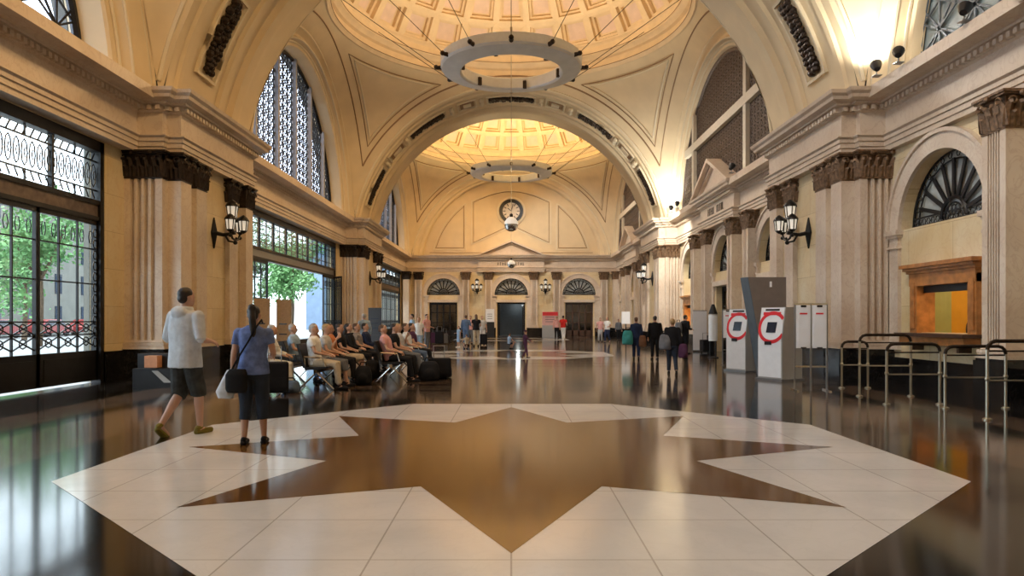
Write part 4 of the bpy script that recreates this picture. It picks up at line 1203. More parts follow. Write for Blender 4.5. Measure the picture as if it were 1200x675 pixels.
# ------------------------------------------------------------------ waiting seats
def seat_row(x,y0,n,rz,label,pitch=.6):
    e=empty('waiting_seats',(x,y0,0),rz); tag(e,label,'bench seating','rows of joined waiting seats')     # seats face local +X, run along +Y
    L=n*pitch
    for k in range(n):
        yy=(k+.5)*pitch
        m=MB(); m.prism([(-.22,yy-.26,.40),(.24,yy-.26,.43),(.26,yy-.26,.47),(-.22,yy-.26,.45)],(0,.52,0)); m.build('seat',['black_leather'],e)
        m=MB(); m.prism([(-.25,yy-.26,.44),(-.20,yy-.26,.44),(-.34,yy-.26,.92),(-.39,yy-.26,.92)],(0,.52,0)); m.build('backrest',['black_leather'],e)
    m=MB(); m.box(-.03,.03,0,L,.34,.40); m.build('beam',['chrome'],e)
    for k in range(0,n+1,3):
        yy=min(L-.1,max(.1,k*pitch)); m=MB(); m.tube([(-.34,yy,.02),(-.28,yy,.08),(0,yy,.36),(.28,yy,.08),(.34,yy,.02)],.022,6); m.build('leg',['chrome'],e)
        m=MB(); m.tube([(-.22,yy,.44),(-.24,yy,.66),(.12,yy,.64),(.18,yy,.45)],.016,6); m.build('armrest',['chrome'],e)
seat_row(-3.85,13.9,12,0,'long row of black waiting seats filled with people, in front of the open doorway')
seat_row(-2.65,15.6,9,0,'row of black waiting seats nearer the middle of the hall')
seat_row(-4.75,13.4,10,R(0),'back row of black waiting seats nearest the left wall')

# ------------------------------------------------------------------ people
for nm,c in dict(c_hoodie=(.62,.66,.70),c_camo=(.045,.047,.045),c_blue=(.15,.22,.48),c_denim=(.10,.15,.24),c_darkdenim=(.03,.04,.06),c_white=(.78,.78,.76),c_black=(.012,.012,.014),
    c_beige=(.52,.44,.32),c_lightblue=(.33,.46,.62),c_red=(.62,.03,.025),c_pink=(.68,.36,.34),c_teal=(.05,.28,.27),c_brown=(.18,.09,.05),c_grey=(.16,.17,.19),c_purple=(.08,.03,.07),c_orange=(.50,.18,.07),
    c_palegrey=(.50,.50,.50),c_plaid=(.25,.22,.20),c_navy=(.02,.03,.07),c_yellow=(.20,.16,.03)).items():
    cloth(nm,c,.35 if nm in('c_camo','c_plaid','c_blue') else .12)
VOX=[.02]
def solid(name, mb, mat, parent, voxel=None, smooth=4, disp=0.0):
    """fuse the closed primitives of mb into one continuous surface"""
    me=bpy.data.meshes.new('tmp'); me.from_pydata(mb.v,[],mb.f)
    bm=bmesh.new(); bm.from_mesh(me); bmesh.ops.remove_doubles(bm,verts=bm.verts,dist=1e-5); bmesh.ops.recalc_face_normals(bm,faces=bm.faces); bm.to_mesh(me); bm.free()
    o=bpy.data.objects.new('tmp',me); COL.objects.link(o)
    r=o.modifiers.new('r','REMESH'); r.mode='VOXEL'; r.voxel_size=voxel or VOX[0]; r.use_smooth_shade=True
    s=o.modifiers.new('s','SMOOTH'); s.iterations=smooth; s.factor=.5
    dg=bpy.context.evaluated_depsgraph_get(); dg.update()
    nm=bpy.data.meshes.new_from_object(o.evaluated_get(dg)); nm.name=name
    bpy.data.objects.remove(o); bpy.data.meshes.remove(me)
    nm.materials.clear(); nm.materials.append(MATS[mat])
    if disp:
        for v in nm.vertices:
            q=v.co*Vector((1,1,.45))
            v.co += v.normal*disp*(noise.noise(q*9)+.5*noise.noise(q*21))
    nm.polygons.foreach_set('use_smooth',[True]*len(nm.polygons))
    ob=bpy.data.objects.new(name,nm); COL.objects.link(ob); ob.parent=parent
    return ob
def limb(m,pts,rs,n=10,ends=True):
    """tapered limb with round ends"""
    P=[Vector(p) for p in pts]
    out=[P[0]]; rr=[rs[0]]
    for i in range(1,len(P)):
        for t in (.33,.66,1): out.append(P[i-1].lerp(P[i],t)); rr.append(rs[i-1]+(rs[i]-rs[i-1])*t)
    d0=(out[0]-out[1]).normalized(); d1=(out[-1]-out[-2]).normalized()
    out=[out[0]+d0*rr[0]*.9,out[0]+d0*rr[0]*.6]+out+[out[-1]+d1*rr[-1]*.6,out[-1]+d1*rr[-1]*.9]
    rr=[rr[0]*.4,rr[0]*.8]+rr+[rr[-1]*.8,rr[-1]*.4]
    m.tube(out,rr,n)
def stack(m,rings,right,n=20):
    """loft of ellipses: rings [(centre, half width, half depth, up-dir)]"""
    vs=[];right=Vector(right)
    for c,a,b,up in rings:
        up=Vector(up).normalized(); r=(right-up*right.dot(up)).normalized(); f=up.cross(r)
        for k in range(n):
            an=2*math.pi*k/n; ca,sa=math.cos(an),math.sin(an)
            ca=math.copysign(abs(ca)**.85,ca); sa=math.copysign(abs(sa)**.85,sa)
            vs.append(Vector(c)+r*a*ca+f*b*sa)
    m_=len(rings); fs=[(i*n+k,i*n+(k+1)%n,(i+1)*n+(k+1)%n,(i+1)*n+k) for i in range(m_-1) for k in range(n)]
    fs+=[tuple(range(n))[::-1],tuple((m_-1)*n+k for k in range(n))]
    m.add(vs,fs)
def hand(m,w,d,pn,side,k,curl=.5,fr=.0085):
    """palm and five fingers at wrist w; d forearm direction, pn palm normal, side +1 right hand"""
    w=Vector(w); d=Vector(d).normalized(); pn=Vector(pn); pn=(pn-d*pn.dot(d)).normalized(); ac=d.cross(pn).normalized()*side
    fr=max(fr*k,VOX[0]*.62)
    for q in (-.026,-.009,.009,.026): limb(m,[w-d*.01+ac*q*.7*k,w+d*.085*k+ac*q*1.05*k],[.017*k,.013*k],6)
    for q,l in ((-.034,.062),(-.012,.076),(.011,.082),(.033,.074)):
        b=w+d*.085*k+ac*q*k; a1=curl*.7; a2=curl*1.5
        p1=b+(d*math.cos(a1)+pn*math.sin(a1))*l*.5*k; p2=p1+(d*math.cos(a2)+pn*math.sin(a2))*l*.5*k
        limb(m,[b,p1,p2],[fr*1.08,fr,fr*.85],6)
    b=w+d*.025*k+ac*.030*k; p1=b+(ac*.6+d*.75+pn*.3).normalized()*.042*k; p2=p1+(ac*.2+d*.9+pn*.4).normalized()*.030*k
    limb(m,[b,p1,p2],[fr*1.35,fr*1.15,fr],6)
def person(label,x,y,face,H=1.7,pose='stand',top=('c_white','long'),bottom=('c_black','long'),hair=('hair_dark','short'),shoe='c_black',arms=('down','down'),sex='m',lean=0,group=None,vox=.02,turn=0,z=0,skinm='skin',feet=True):
    k=H/1.75; e=empty('person',(x,y,z),R(face)); tag(e,label,'person',group)
    V=lambda a,b,c: Vector((a*k,b*k,c*k))
    VOX[0]=vox; fem=sex=='f'
    sh=.175 if fem else .20; hipw=.165 if fem else .155
    if pose=='sit': hz=.56; hip=V(0,-.02,hz)
    elif pose=='crouch': hz=.45; hip=V(0,-.05,hz)
    else: hz=.93; hip=V(0,0,hz)
    L=R(lean); up=Vector((0,math.sin(L),math.cos(L)))
    def T(h): return hip+up*((h-.93)*k)       # point on the trunk at standing height h
    neck=T(1.47); head=T(1.60)+Vector((0,.015*k,.015*k))
    if pose=='walk': hips=[(V(-.09,0,.90),V(-.10,.01,.49),V(-.10,-.25,.15)),(V(.09,0,.90),V(.09,.11,.50),V(.085,.14,.085))]
    elif pose=='walk2': hips=[(V(-.09,0,.90),V(-.09,.12,.50),V(-.085,.17,.085)),(V(.09,0,.90),V(.09,.02,.49),V(.09,-.20,.12))]
    elif pose=='sit': hips=[(V(s*.09,-.0,.545),V(s*.12,.43,.53),V(s*.12,.47+.05*s,.085)) for s in (-1,1)]
    elif pose=='crouch': hips=[(V(s*.09,-.03,.45),V(s*.13,.30,.50),V(s*.11,.08,.085)) for s in (-1,1)]
    else: hips=[(V(-.09,0,.90),V(-.095,.015,.49),V(-.11,-.01,.085)),(V(.09,0,.90),V(.10,.03,.49),V(.12,.04,.085))]
    A=[]
    for i,s in enumerate((-1,1)):
        S=T(1.40)+Vector((s*sh*k,0,0)); mode=arms[i]
        if mode=='down': E_=S+V(s*.055,-.03,-.28); W_=E_+V(s*.02,.05,-.25); pn=(-s,.2,0)
        elif mode=='swing': E_=S+V(s*.06,.06,-.27); W_=E_+V(-s*.02,.16,-.19); pn=(-s,.1,0)
        elif mode=='front': E_=S+V(s*.09,.01,-.26); W_=E_+V(-s*.12,.22,.02); pn=(-s*.6,0,-.6)
        elif mode=='hold': E_=S+V(s*.07,-.02,-.27); W_=E_+V(-s*.06,.22,-.03); pn=(-s*.5,.0,-.6)
        elif mode=='lap': E_=S+V(s*.07,.10,-.25); W_=E_+V(-s*.12,.21,-.05); pn=(0,0,-1)
        elif mode=='phone': E_=S+V(s*.08,.10,-.22); W_=E_+V(-s*.10,.10,.22); pn=(-s,0,0)
        elif mode=='back': E_=S+V(s*.10,-.14,-.24); W_=E_+V(-s*.08,-.10,-.22); pn=(0,-1,0)
        else: E_=S+V(s*.10,.12,-.22); W_=E_+V(-s*.02,.20,-.12); pn=(0,0,-1)
        A.append((S,E_,W_,pn))
    RX=(1,0,0)
    # --- body
    b=MB()
    wst=.125 if fem else .145; ch=.150 if fem else .168
    stack(b,[(T(.84),.06*k,.06*k,up),(T(.88),hipw*k,.115*k,up),(T(.96),hipw*k,.12*k,up),(T(1.10),wst*k,.10*k,up),(T(1.26),ch*k,.118*k,up),(T(1.36),(ch+.015)*k,.115*k,up),(T(1.43),(sh-.02)*k,.085*k,up),(T(1.47),.075*k,.065*k,up),(T(1.48),.05*k,.05*k,up)],RX)
    limb(b,[T(1.44),T(1.55)+Vector((0,.01*k,0))],[.056*k,.052*k])
    hr=Vector((0,math.sin(L*.3),math.cos(L*.3)))
    hd=lambda a,f,h: head+Vector((a*k,f*k,h*k))
    stack(b,[(hd(0,.03,-.105),.03*k,.03*k,hr),(hd(0,.03,-.09),.05*k,.055*k,hr),(hd(0,.012,-.04),.068*k,.085*k,hr),(hd(0,0,.02),.076*k,.096*k,hr),(hd(0,-.005,.07),.07*k,.09*k,hr),(hd(0,-.008,.105),.045*k,.06*k,hr),(hd(0,-.008,.118),.015*k,.02*k,hr)],RX,16)
    limb(b,[hd(0,.088,.01),hd(0,.112,-.028)],[.009*k,.015*k],6)     # nose
    for s in (-1,1): b.ball(hd(s*.078,-.005,-.01),.011*k,.02*k,.032*k,8,6)
    b.ball(hd(0,.085,-.062),.024*k,.012*k,.010*k,8,6)
    for i,(S,E_,W_,pn) in enumerate(A):
        s=(-1,1)[i]
        limb(b,[S,S.lerp(E_,.35),E_,E_.lerp(W_,.3),W_],[.052*k,.047*k,.037*k,.038*k,.025*k])
        hand(b,W_,W_-E_,pn,-s if mode!='x' else s,k,.55)
    for i,(h,kn,an) in enumerate(hips):
        limb(b,[h,h.lerp(kn,.4),kn,kn.lerp(an,.3),kn.lerp(an,.6),an],[.088*k,.080*k,.055*k,.056*k,.045*k,.034*k],12)
        d=(an-kn).normalized(); toe=Vector((0,1,0)) if pose in('stand','sit','crouch') or (pose=='walk' and i==1) or (pose=='walk2' and i==0) else Vector((0,.75,-.66))
        limb(b,[an+Vector((0,0,-.03*k))-toe*.03*k,an-Vector((0,0,.045*k))+toe*.12*k],[.035*k,.028*k],8)
    solid('body',b,skinm,e)
    # --- trousers
    t=MB(); g=.014*k
    tl={'long':.93,'knee':.12,'short':.0,'calf':.45}[bottom[1]]
    stack(t,[(T(.82),.08*k,.08*k,up),(T(.86),(hipw+.012)*k,.128*k,up),(T(.95),(hipw+.014)*k,.134*k,up),(T(1.04),(wst+.022)*k,.115*k,up),(T(1.06),(wst+.01)*k,.105*k,up)],RX)
    for h,kn,an in hips:
        if bottom[1]=='long': pts=[h,h.lerp(kn,.5),kn,kn.lerp(an,.45),kn.lerp(an,.93)]; rs=[.105,.092,.074,.066,.062]
        elif bottom[1]=='calf': pts=[h,h.lerp(kn,.5),kn,kn.lerp(an,.42)]; rs=[.105,.092,.076,.070]
        elif bottom[1]=='knee': pts=[h,h.lerp(kn,.5),kn,kn.lerp(an,.10)]; rs=[.108,.102,.094,.092]
        else: pts=[h,h.lerp(kn,.6)]; rs=[.105,.095]
        P=[Vector(p) for p in pts]; m2=MB(); t.tube([P[0]+(P[0]-P[1])*.1]+P,[rs[0]*.7*k]+[r*k for r in rs],12)
    solid('trousers',t,bottom[0],e,smooth=3,disp=.006 if vox<.015 else 0)
    # --- top
    t=MB(); hem=.88 if top[1]!='tank' else .93
    g=.020
    if 'hood' in top[1]: hem=.80
    g2=.022 if 'hood' in top[1] else 0
    rings=[(T(hem),(hipw+g+.012+g2)*k,(.138+g2)*k,up),(T(hem+.10),(hipw+g+g2)*k,(.136+g2)*k,up),(T(1.10),(wst+g+.012+g2)*k,(.122+g2)*k,up),(T(1.26),(ch+g+g2*.6)*k,(.138+g2*.5)*k,up),(T(1.36),(ch+.015+g)*k,.134*k,up),(T(1.43),(sh+.0)*k,.100*k,up),(T(1.475),.085*k,.08*k,up),(T(1.49),.066*k,.066*k,up)]
    stack(t,rings,RX)
    sl={'long':1.9,'short':.55,'elbow':1.05,'tank':.08}['long' if top[1] in('long','jacket') else 'elbow' if 'hood' in top[1] else top[1]]
    for S,E_,W_,pn in A:
        q=.062 if top[1]!='jacket' else .072
        if 'hood' in top[1]: q=.070
        if sl<=1: t.tube([S+Vector((0,0,.01*k)),S.lerp(E_,sl*.5),S.lerp(E_,sl)],[q*1.02*k,q*k,q*.95*k],10)
        else:
            f=sl-1; t.tube([S+Vector((0,0,.01*k)),S.lerp(E_,.5),E_,E_.lerp(W_,f*.5),E_.lerp(W_,f)],[q*1.02*k,q*.95*k,q*.86*k,q*.78*k,q*.66*k],10)
        t.ball(S,q*1.0*k)
    if 'hood' in top[1]:
        t.ball(T(1.44)+Vector((0,-.09*k,0)),.115*k,.065*k,.075*k,14,10); t.tube([T(1.49)+Vector((.085*math.cos(a)*k,.07*math.sin(a)*k-.01*k,0)) for a in [j*math.pi/5 for j in range(10)]],.028*k,6,closed=True)
    solid('jacket' if top[1]=='jacket' else 'hooded_top' if 'hood' in top[1] else 'shirt',t,top[0],e,smooth=3,disp=.007 if vox<.015 else 0)
    # --- hair
    h=MB(); hc=hd(0,-.012,.03)
    if hair[1]=='cap' or hair[1]=='short' or 1:
        h.ball(hd(0,-.014,.045),.080*k,.096*k,.082*k,16,10); h.ball(hd(0,-.05,-.005),.069*k,.058*k,.065*k,14,8)
    if hair[1]=='long': limb(h,[hd(0,-.06,.0),hd(0,-.075,-.12),hd(0,-.08,-.22)],[.078*k,.08*k,.06*k])
    if hair[1]=='pony': h.ball(hd(0,-.10,.09),.05*k,.05*k,.05*k); limb(h,[hd(0,-.10,.08),hd(.01,-.14,-.03),hd(.02,-.135,-.16),hd(.03,-.12,-.34)],[.035*k,.045*k,.042*k,.016*k])
    ho=solid('hair',h,hair[0],e,smooth=2)
    if hair[1]=='cap':
        c=MB(); c.lathe([(.088*k,.02*k),(.090*k,.05*k),(.08*k,.10*k),(.05*k,.13*k),(.0001,.14*k)],hd(0,-.01,.01),16); c.ball(hd(0,.11,.035),.06*k,.06*k,.008*k,12,6); c.build('cap',[top[0]],e)
    # --- shoes
    if feet:
        for i,(hp,kn,an) in enumerate(hips):
            c=MB(); flat=pose in('stand','sit','crouch') or (pose=='walk' and i==1) or (pose=='walk2' and i==0)
            zz=.035*k if flat else an.z-.055*k
            f=Vector((0,1,0)) if flat else Vector((0,.72,-.69))
            hl=Vector((an.x,an.y-.045*k,zz)); 
            if not flat: hl=an+Vector((0,-.04*k,-.05*k))
            toe=hl+f*.20*k
            limb(c,[hl,hl.lerp(toe,.5),toe],[.038*k,.040*k,.034*k],10)
            for q,(vx) in enumerate(c.v):
                if flat: c.v[q]=(vx[0],vx[1],max(.0,vx[2]))
            limb(c,[hl+Vector((0,.01*k,.035*k)),an+Vector((0,0,.0))],[.036*k,.036*k],8)
            c.build('shoe',[shoe],e)
    # --- face
    for s in (-1,1):
        c=MB(); c.ball(hd(s*.031,.082,.005),.012*k,.010*k,.009*k,8,6); c.build('eye',['hair_dark'],e)
    return e
def at(px,D): return ((px-599.1)*D/830, D)

# ---- the two in front
x,y=at(219,8.55)
person('man in a pale hooded top and dark camouflage shorts walking, seen from behind',x-.02,y,-24,1.80,'walk',('c_hoodie','hood'),('c_camo','knee'),('hair_dark','short'),'c_yellow',('hold','hold'),vox=.011)
x,y=at(297,7.9)
person('woman with long dark ponytail and blue top, seen from behind',x,y,8,1.57,'stand',('c_blue','short'),('c_darkdenim','calf'),('hair_dark','pony'),'c_black',('down','hold'),sex='f',vox=.011)
e=empty('shoulder_bag',(x-.02,y-.20,.74)); tag(e,'black shoulder bag on a strap at the back of the woman in blue','bag')
m=MB(); stack(m,[((-.10,.02,-.14),.10,.04,(0,0,1)),((-.10,.02,-.10),.12,.055,(0,0,1)),((-.10,.02,.06),.12,.05,(0,0,1)),((-.09,.03,.12),.09,.03,(0,0,1))],(1,0,0)); solid('bag_body',m,'c_black',e,.012,2)
m=MB(); m.tube([(-.17,.03,.08),(-.09,.055,.25),(.02,.045,.42),(.10,.07,.58),(.125,.16,.655),(.10,.26,.62)],.011,6); m.build('strap',['c_black'],e)
e=empty('cloth_bag',(x-.27,y-.02,.62)); tag(e,'pale blue cloth bag hanging at the left side of the woman in blue','bag')
m=MB(); stack(m,[((-.03,0,-.10),.085,.05,(0,0,1)),((-.04,0,-.02),.10,.065,(0,0,1)),((-.01,0,.10),.07,.05,(0,0,1)),((.02,0,.22),.035,.03,(0,0,1))],(1,0,0)); solid('bag_body',m,'c_hoodie',e,.012,2,.004)
m=MB(); m.tube([(.02,0,.20),(.05,.0,.32),(.04,.0,.20)],.01,6); m.build('handle',['c_hoodie'],e)

# ---- others standing and walking
def P(label,px,D,face,H,*a,**k):
    x,y=at(px,D); return person(label,x,y,face,H,*a,**k)
P('standing person in light blue shirt and pale jeans beyond the long seat row',427,26.3,40,1.64,'stand',('c_lightblue','long'),('c_lightblue','long'),('hair_grey','short'),'c_black',('front','down'))
P('woman in black top and beige trousers standing before the far doors',558,36.3,10,1.68,'stand',('c_black','short'),('c_beige','long'),('hair_brown','long'),'c_black',('hold','hold'),sex='f')
P('person in a blue top just left of the woman in black and beige',546,37.5,-20,1.66,'stand',('c_denim','long'),('c_denim','long'),('hair_brown','short'),'c_black',('down','front'))
P('person in pink partly hidden between two others near the far doors',551.5,40.5,160,1.62,'stand',('c_pink','short'),('c_grey','long'),('hair_dark','short'),'c_black',('down','down'),sex='f')
P('person in white beside a black suitcase near the far doors',565,39,190,1.62,'stand',('c_palegrey','short'),('c_white','long'),('hair_brown','short'),'c_black',('down','down'))
P('child in pale blue standing left of the group by the far doors',537.5,35.5,120,1.08,'stand',('c_lightblue','short'),('c_lightblue','knee'),('hair_brown','short'),'c_white',('down','front'))
P('small child in pale beige crouching before the woman in beige trousers',546.5,33.5,30,.98,'crouch',('c_beige','short'),('c_brown','short'),('hair_brown','short'),'c_black',('fwd','fwd'))
P('small child in light blue crouching on the floor in the middle of the hall',597.5,33.5,-60,1.05,'crouch',('c_lightblue','short'),('c_navy','short'),('hair_dark','short'),'c_black',('fwd','fwd'))
P('child in dark purple with a pale sun hat walking in the middle of the hall',615.5,25.6,-75,1.02,'walk2',('c_purple','long'),('c_purple','long'),('hair_blond','cap'),'c_black',('swing','fwd'))
P('man in a red shirt and white trousers near the right-hand far door',660,47.5,-20,1.68,'walk2',('c_red','short'),('c_white','long'),('hair_dark','short'),'c_white',('down','hold'))
P('person in pale pink just left of the man in red',652.5,50,10,1.64,'stand',('c_pink','long'),('c_black','long'),('hair_blond','short'),'c_black',('down','down'))
P('woman in a white top and dark trousers near the far right corner',711.5,42.5,150,1.56,'walk',('c_white','short'),('c_navy','long'),('hair_dark','long'),'c_navy',('hold','down'),sex='f')
P('person in a faded red top left of the woman in white, far right corner',703.5,44,170,1.52,'stand',('c_pink','short'),('c_palegrey','long'),('hair_brown','short'),'c_black',('down','down'))
P('person in grey behind the woman in white near the far right pier',725,46,200,1.45,'stand',('c_grey','long'),('c_black','long'),('hair_dark','short'),'c_black',('down','down'))
P('woman in dark clothes walking away with teal and brown bags',745.5,24.6,-8,1.50,'walk2',('c_navy','long'),('c_navy','long'),('hair_brown','short'),'c_black',('down','down'),sex='f')
P('man in a black jacket walking away with empty hands',767.5,24.6,5,1.54,'stand',('c_black','jacket'),('c_black','long'),('hair_dark','short'),'c_black',('down','down'))
P('blond woman in a black jacket, nearest of the dark-clothed walkers on the right',788,18.0,-5,1.44,'walk2',('c_black','jacket'),('c_darkdenim','long'),('hair_blond','short'),'c_black',('down','down'),sex='f')
P('tall person in black with a backpack in front of the white banner',803,28.6,-65,1.60,'walk2',('c_black','jacket'),('c_black','long'),('hair_dark','short'),'c_black',('hold','hold'))
def bag(px,D,z,rx,ry,rz_,mat,label,strap=True,cat='bag',name='travel_bag'):
    x,y=at(px,D); e=empty(name,(x,y,z)); tag(e,label,cat)
    m=MB(); stack(m,[((0,0,.01),rx*.86,ry*.86,(0,0,1)),((0,0,rz_*.25),rx,ry,(0,0,1)),((0,0,rz_*1.0),rx*.98,ry*.92,(0,0,1)),((0,0,rz_*1.6),rx*.84,ry*.62,(0,0,1)),((0,0,rz_*1.85),rx*.6,ry*.3,(0,0,1))],(1,0,0)); m.ball((rx*.1,-ry*.8,rz_*.7),rx*.6,ry*.4,rz_*.5,12,8)
    solid('bag_body',m,mat,e,.02,2)
    m=MB(); m.tube([(-rx*.5,0,rz_*1.7),(-rx*.3,0,rz_*2.2),(rx*.3,0,rz_*2.2),(rx*.5,0,rz_*1.7)],.015,6); m.build('handle',['c_black'],e)
    return e
bag(735.5,24.5,.52,.19,.14,.27,'c_teal','large teal bag carried at the left of the woman in dark clothes')
bag(753,24.4,.45,.13,.12,.22,'c_brown','brown bag hanging at the right of the woman with the teal bag')
bag(779.5,18.0,.62,.16,.13,.22,'c_grey','grey backpack hanging left of the blond woman')
bag(800.5,17.85,.42,.12,.12,.20,'c_purple','dark red bag hanging right of the blond woman')
bag(795,28.5,.85,.15,.17,.24,'c_grey','grey backpack worn by the tall person in black')
def suitcase(px,D,w,d,h,mat,label,rz=0):
    x,y=at(px,D); e=empty('suitcase',(x,y,0),R(rz)); tag(e,label,'suitcase')
    m=MB(); m.box(-w,w,-d,d,.06,h); o=m.build('shell',[mat],e); bv=o.modifiers.new('b','BEVEL'); bv.width=.03; bv.segments=3
    m=MB(); m.box(-w*.85,w*.85,-d-.02,-d,.14,h*.55); m.build('pocket',[mat],e)
    m=MB(); m.tube([(-w*.5,d*.6,h),(-w*.5,d*.6,h+.28),(w*.5,d*.6,h+.28),(w*.5,d*.6,h)],.012,6); m.build('handle',['steel_grey'],e)
    for s in (-1,1):
        m=MB(); m.lathe([(.0001,-.015),(.035,-.015),(.035,.015),(.0001,.015)],(s*w*.75,d*.6,.035),10,'x'); m.build('wheel',['black_plastic'],e)
suitcase(566.8,38.2,.20,.14,.62,'c_black','black suitcase by the person in white before the far doors')
suitcase(515,39.5,.24,.15,.72,'c_black','black suitcase in front of the left far door')
suitcase(509,40.5,.2,.15,.66,'c_purple','dark reddish suitcase just left of the black one by the left far door')
suitcase(521,40.2,.18,.14,.60,'c_grey','grey suitcase just right of the black one by the left far door')
suitcase(322,13.0,.24,.17,.62,'c_black','large black suitcase on the floor behind the standing woman in blue',20)
suitcase(303,13.6,.20,.16,.55,'c_black','second black suitcase, left of the large one beside the seats',-15)
suitcase(828,29.6,.22,.3,.55,'c_black','black suitcase at the foot of the right arcade pilasters')
suitcase(515,16.6,.26,.18,.50,'c_black','black suitcase at the front end of the middle seat row',12)
bag(503,16.2,0,.24,.20,.24,'c_black','bulging black bag on the floor before the middle seat row')
bag(520,17.0,0,.20,.16,.20,'c_black','small black holdall right of the black suitcase, middle of the hall')
bag(341,13.5,0,.18,.15,.13,'c_denim','blue bag on the floor under the first waiting seat')
bag(426,15.2,0,.18,.22,.22,'c_black','black bag on the floor by the knees of the seated person in orange-brown')
bag(436,16.7,0,.18,.2,.24,'c_black','black bag on the floor just behind the backrest of the middle seat row')
bag(492,17.8,0,.18,.16,.2,'c_grey','dark grey bag on the floor under the middle seat row')
# ---- seated people: (row x, y, label, ...)
def S(label,rowx,y,top,bottom,hair,arms=('lap','lap'),sex='m',lean=-8,H=1.68,face=-90,shoe='c_black'):
    person(label,rowx+(-.06 if face<0 else .06),y,face,H,'sit',top,bottom,hair,shoe,arms,sex=sex,lean=lean)
S('seated person in white with pale trousers, first in the long seat row',-3.85,14.2,('c_white','short'),('c_beige','long'),('hair_grey','short'),lean=-4)
S('seated woman in grey beside the first person in white',-3.85,14.85,('c_palegrey','short'),('c_grey','calf'),('hair_blond','short'),sex='f',lean=4)
S('seated person in an orange-brown top leaning back, long seat row',-3.85,15.6,('c_orange','short'),('c_black','long'),('hair_brown','long'),('lap','phone'),sex='f')
S('seated person in a black shirt with bare shins, long seat row',-3.85,16.5,('c_black','short'),('c_beige','knee'),('hair_dark','short'))
S('seated woman with long dark hair in black, middle of the long seat row',-3.85,17.4,('c_black','long'),('c_black','long'),('hair_dark','long'),sex='f')
S('seated person in a patterned grey shirt, long seat row near the standing figure',-3.85,18.3,('c_plaid','short'),('c_black','long'),('hair_brown','short'))
S('seated person in dark blue at the far end of the long seat row',-3.85,19.4,('c_navy','long'),('c_darkdenim','long'),('hair_dark','short'))
S('seated person all in white with a blue cap, back row behind the suitcases',-4.75,14.0,('c_white','long'),('c_white','long'),('hair_grey','short'),shoe='c_white',lean=8)
S('seated person in pale blue in the back row by the wall',-4.75,15.9,('c_lightblue','short'),('c_denim','long'),('hair_grey','short'))
S('seated person in brown in the back row by the wall',-4.75,17.6,('c_brown','long'),('c_black','long'),('hair_dark','short'))
S('seated person in a pink shirt reclining in the front seat of the middle row',-2.65,15.95,('c_pink','short'),('c_black','long'),('hair_brown','short'),lean=-16)
S('seated person in a black shirt next to the one in pink',-2.65,16.6,('c_black','short'),('c_black','long'),('hair_dark','short'),lean=-2)
S('seated fair-haired person in pale grey, third in the middle row',-2.65,17.5,('c_palegrey','short'),('c_grey','long'),('hair_blond','short'),('phone','lap'))
S('seated person in white at the far part of the middle row',-2.65,18.8,('c_white','short'),('c_denim','long'),('hair_brown','short'))
S('seated person in dark red at the far end of the middle row',-2.65,19.9,('c_purple','short'),('c_black','long'),('hair_dark','long'),sex='f')
P('person in pale blue standing behind the middle seat row',483,31,100,1.66,'stand',('c_lightblue','short'),('c_palegrey','long'),('hair_dark','short'),'c_black',('hold','down'))
P('person in a pink shirt standing behind the middle seat row',500,32,-120,1.66,'stand',('c_pink','short'),('c_grey','long'),('hair_dark','short'),'c_black',('hold','hold'))
P('person in white standing between the pale blue and pink ones, behind the seats',491,29,170,1.5,'stand',('c_white','short'),('c_lightblue','long'),('hair_brown','short'),'c_black',('down','down'),sex='f')

# ------------------------------------------------------------------ small things by the left pier
e=empty('leaflet_rack',(-7.35,14.6,0)); tag(e,'dark rack with an orange printed box at the foot of the near left pier','rack')
m=MB(); m.box(-.35,.45,-.2,.2,0,.40); m.box(-.35,.3,.0,.2,.40,.70); m.build('shelf_body',['black_plastic'],e)
m=MB(); m.box(-.10,.16,-.22,-.02,.42,.66); m.build('printed_box',['card_orange'],e)
m=MB(); m.add([(.05,-.23,.36),(.18,-.23,.36),(.46,-.23,.12),(.30,-.23,.12)],[(0,1,2,3)]); m.build('leaflet',['machine_grey'],e)

# ------------------------------------------------------------------ outside on the left
m=MB(); m.box(-70,-9.5,-30,110,-.35,-.03); struct(m.build('floor_pavement',['exterior_paving']))
def tree(x,y,h,r,label,n=2600,mat='leaf_green'):
    e=empty('street_tree',(x,y,-.03)); tag(e,label,'tree','trees outside the left windows'); random.seed(int(x*7+y))
    m=MB(); limb(m,[(0,0,0),(.1,0,h*.3),(0,.1,h*.55)],[.18,.14,.09])
    for k in range(5): a=k*1.3; limb(m,[(0,0,h*.42),(r*.35*math.cos(a),r*.35*math.sin(a),h*.62),(r*.6*math.cos(a),r*.6*math.sin(a),h*.8)],[.09,.06,.03],6)
    m.build('trunk',['bark'],e)
    m=MB(); 
    cl=[(random.gauss(0,r*.45),random.gauss(0,r*.45),h*.66+random.gauss(0,h*.15)) for _ in range(26)]
    for k in range(n):
        c=random.choice(cl); p=Vector((random.gauss(c[0],r*.2),random.gauss(c[1],r*.2),random.gauss(c[2],r*.18)))
        a=Vector((random.gauss(0,1),random.gauss(0,1),random.gauss(0,1))).normalized(); b=a.orthogonal().normalized(); w=random.uniform(.10,.2)
        m.add([p-a*w,p+b*w*.5,p+a*w,p-b*w*.5],[(0,1,2,3)])
    m.build('foliage',[mat],e,smooth=False)
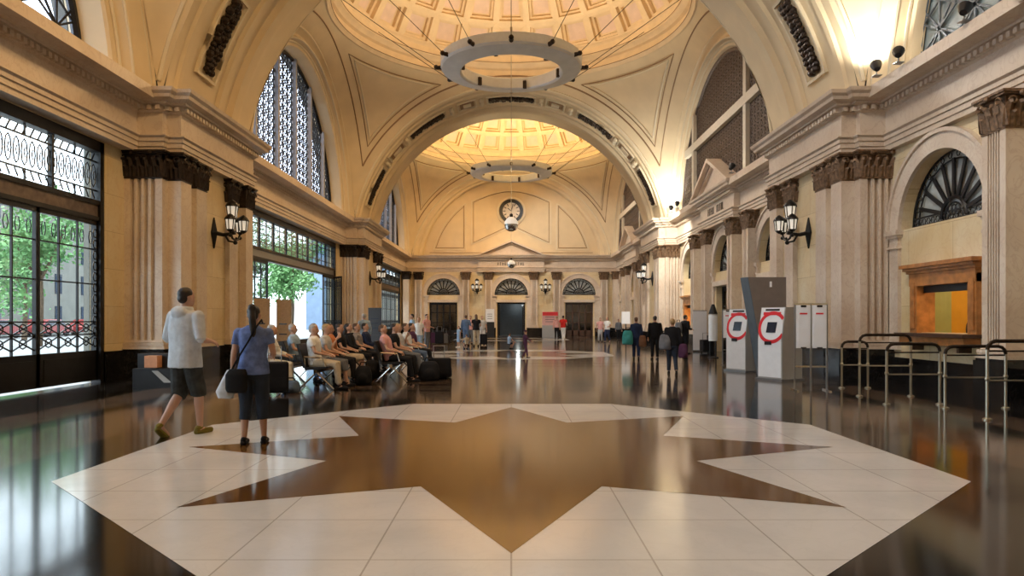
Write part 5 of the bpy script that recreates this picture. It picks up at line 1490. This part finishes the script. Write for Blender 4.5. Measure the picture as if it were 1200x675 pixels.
for i,(x,y,h,r,l,mt) in enumerate(((-16.2,52,7.0,1.8,'leafy pale green tree, nearest in the open doorway view','leaf_light'),(-26,66,10,2.4,'tall green tree behind, seen through the open doorway','leaf_green'),(-19.2,62,9.0,2.0,'green tree filling the right part of the open doorway view','leaf_light'),
    (-25,37.5,8,2.4,'pale green tree outside the near glazed front','leaf_light'),(-25,76,12,3.0,'tallest green tree, farthest back in the open doorway view','leaf_green'),(-33,48,8,2.4,'green tree farther off outside the near glazed front','leaf_green'),(-33,88,14,4.0,'broad dark tree closing the street view behind the doorway','leaf_green'))):
    tree(x,y,h,r,l,mat=mt)
def house(x0,x1,y0,y1,h,mat,label,nf=3,step=2.4):
    e=empty('street_building',((x0+x1)/2,(y0+y1)/2,0)); tag(e,label,'building','buildings across the street'); ox,oy=(x0+x1)/2,(y0+y1)/2
    m=MB(); m.box(x0-ox,x1-ox,y0-oy,y1-oy,-.03,h); m.box(x0-ox-.2,x1-ox+.3,y0-oy-.2,y1-oy+.2,h,h+.4); m.build('wall',[mat],e)
    n=int((y1-y0)/step)
    for k in range(n):
        for f in range(nf):
            yy=y0-oy+(k+.5)*(y1-y0)/n; z=.8+f*3.1
            m=MB(); m.box(x1-ox,x1-ox+.06,yy-.5,yy+.5,z,z+1.9); m.build('window_panel',['grey_glass' if 0 else 'screen_dark'],e); 
house(-60,-44,46,104,13,'exterior_wall','long pale stone building across the street, seen through the near glazed front',4,4)
house(-29,-20,100,116,16,'exterior_blue','blue-grey building beyond the trees at the right of the open doorway',4,3.4)
for k,y in enumerate((52,58,64)):
    e=empty('parked_car',(-38,y,0)); tag(e,['red car parked across the street, nearest the left edge','red car parked across the street beyond the first','dark red car parked farthest along the street'][k],'car','parked cars outside')
    m=MB(); m.prism([(-.85,a,b) for a,b in ((-2.1,.3),(2.1,.3),(2.15,.75),(1.3,.9),(.6,1.4),(-1.1,1.42),(-1.9,.95),(-2.15,.8))],(1.7,0,0)); o=m.build('body',['car_red'],e); bv=o.modifiers.new('b','BEVEL'); bv.width=.08; bv.segments=2
    m=MB(); m.prism([(-.80,a,b) for a,b in ((-1.65,.93),(1.1,.93),(.55,1.33),(-1.05,1.35))],(1.69,0,0)); m.build('side_glass',['screen_dark'],e)
    for a in (-1.3,1.3):
        for s in (-.8,.65): m=MB(); m.lathe([(.0001,0),(.31,0),(.31,.16),(.0001,.16)],(s,a,.31),16,'x'); m.build('wheel',['tyre'],e)
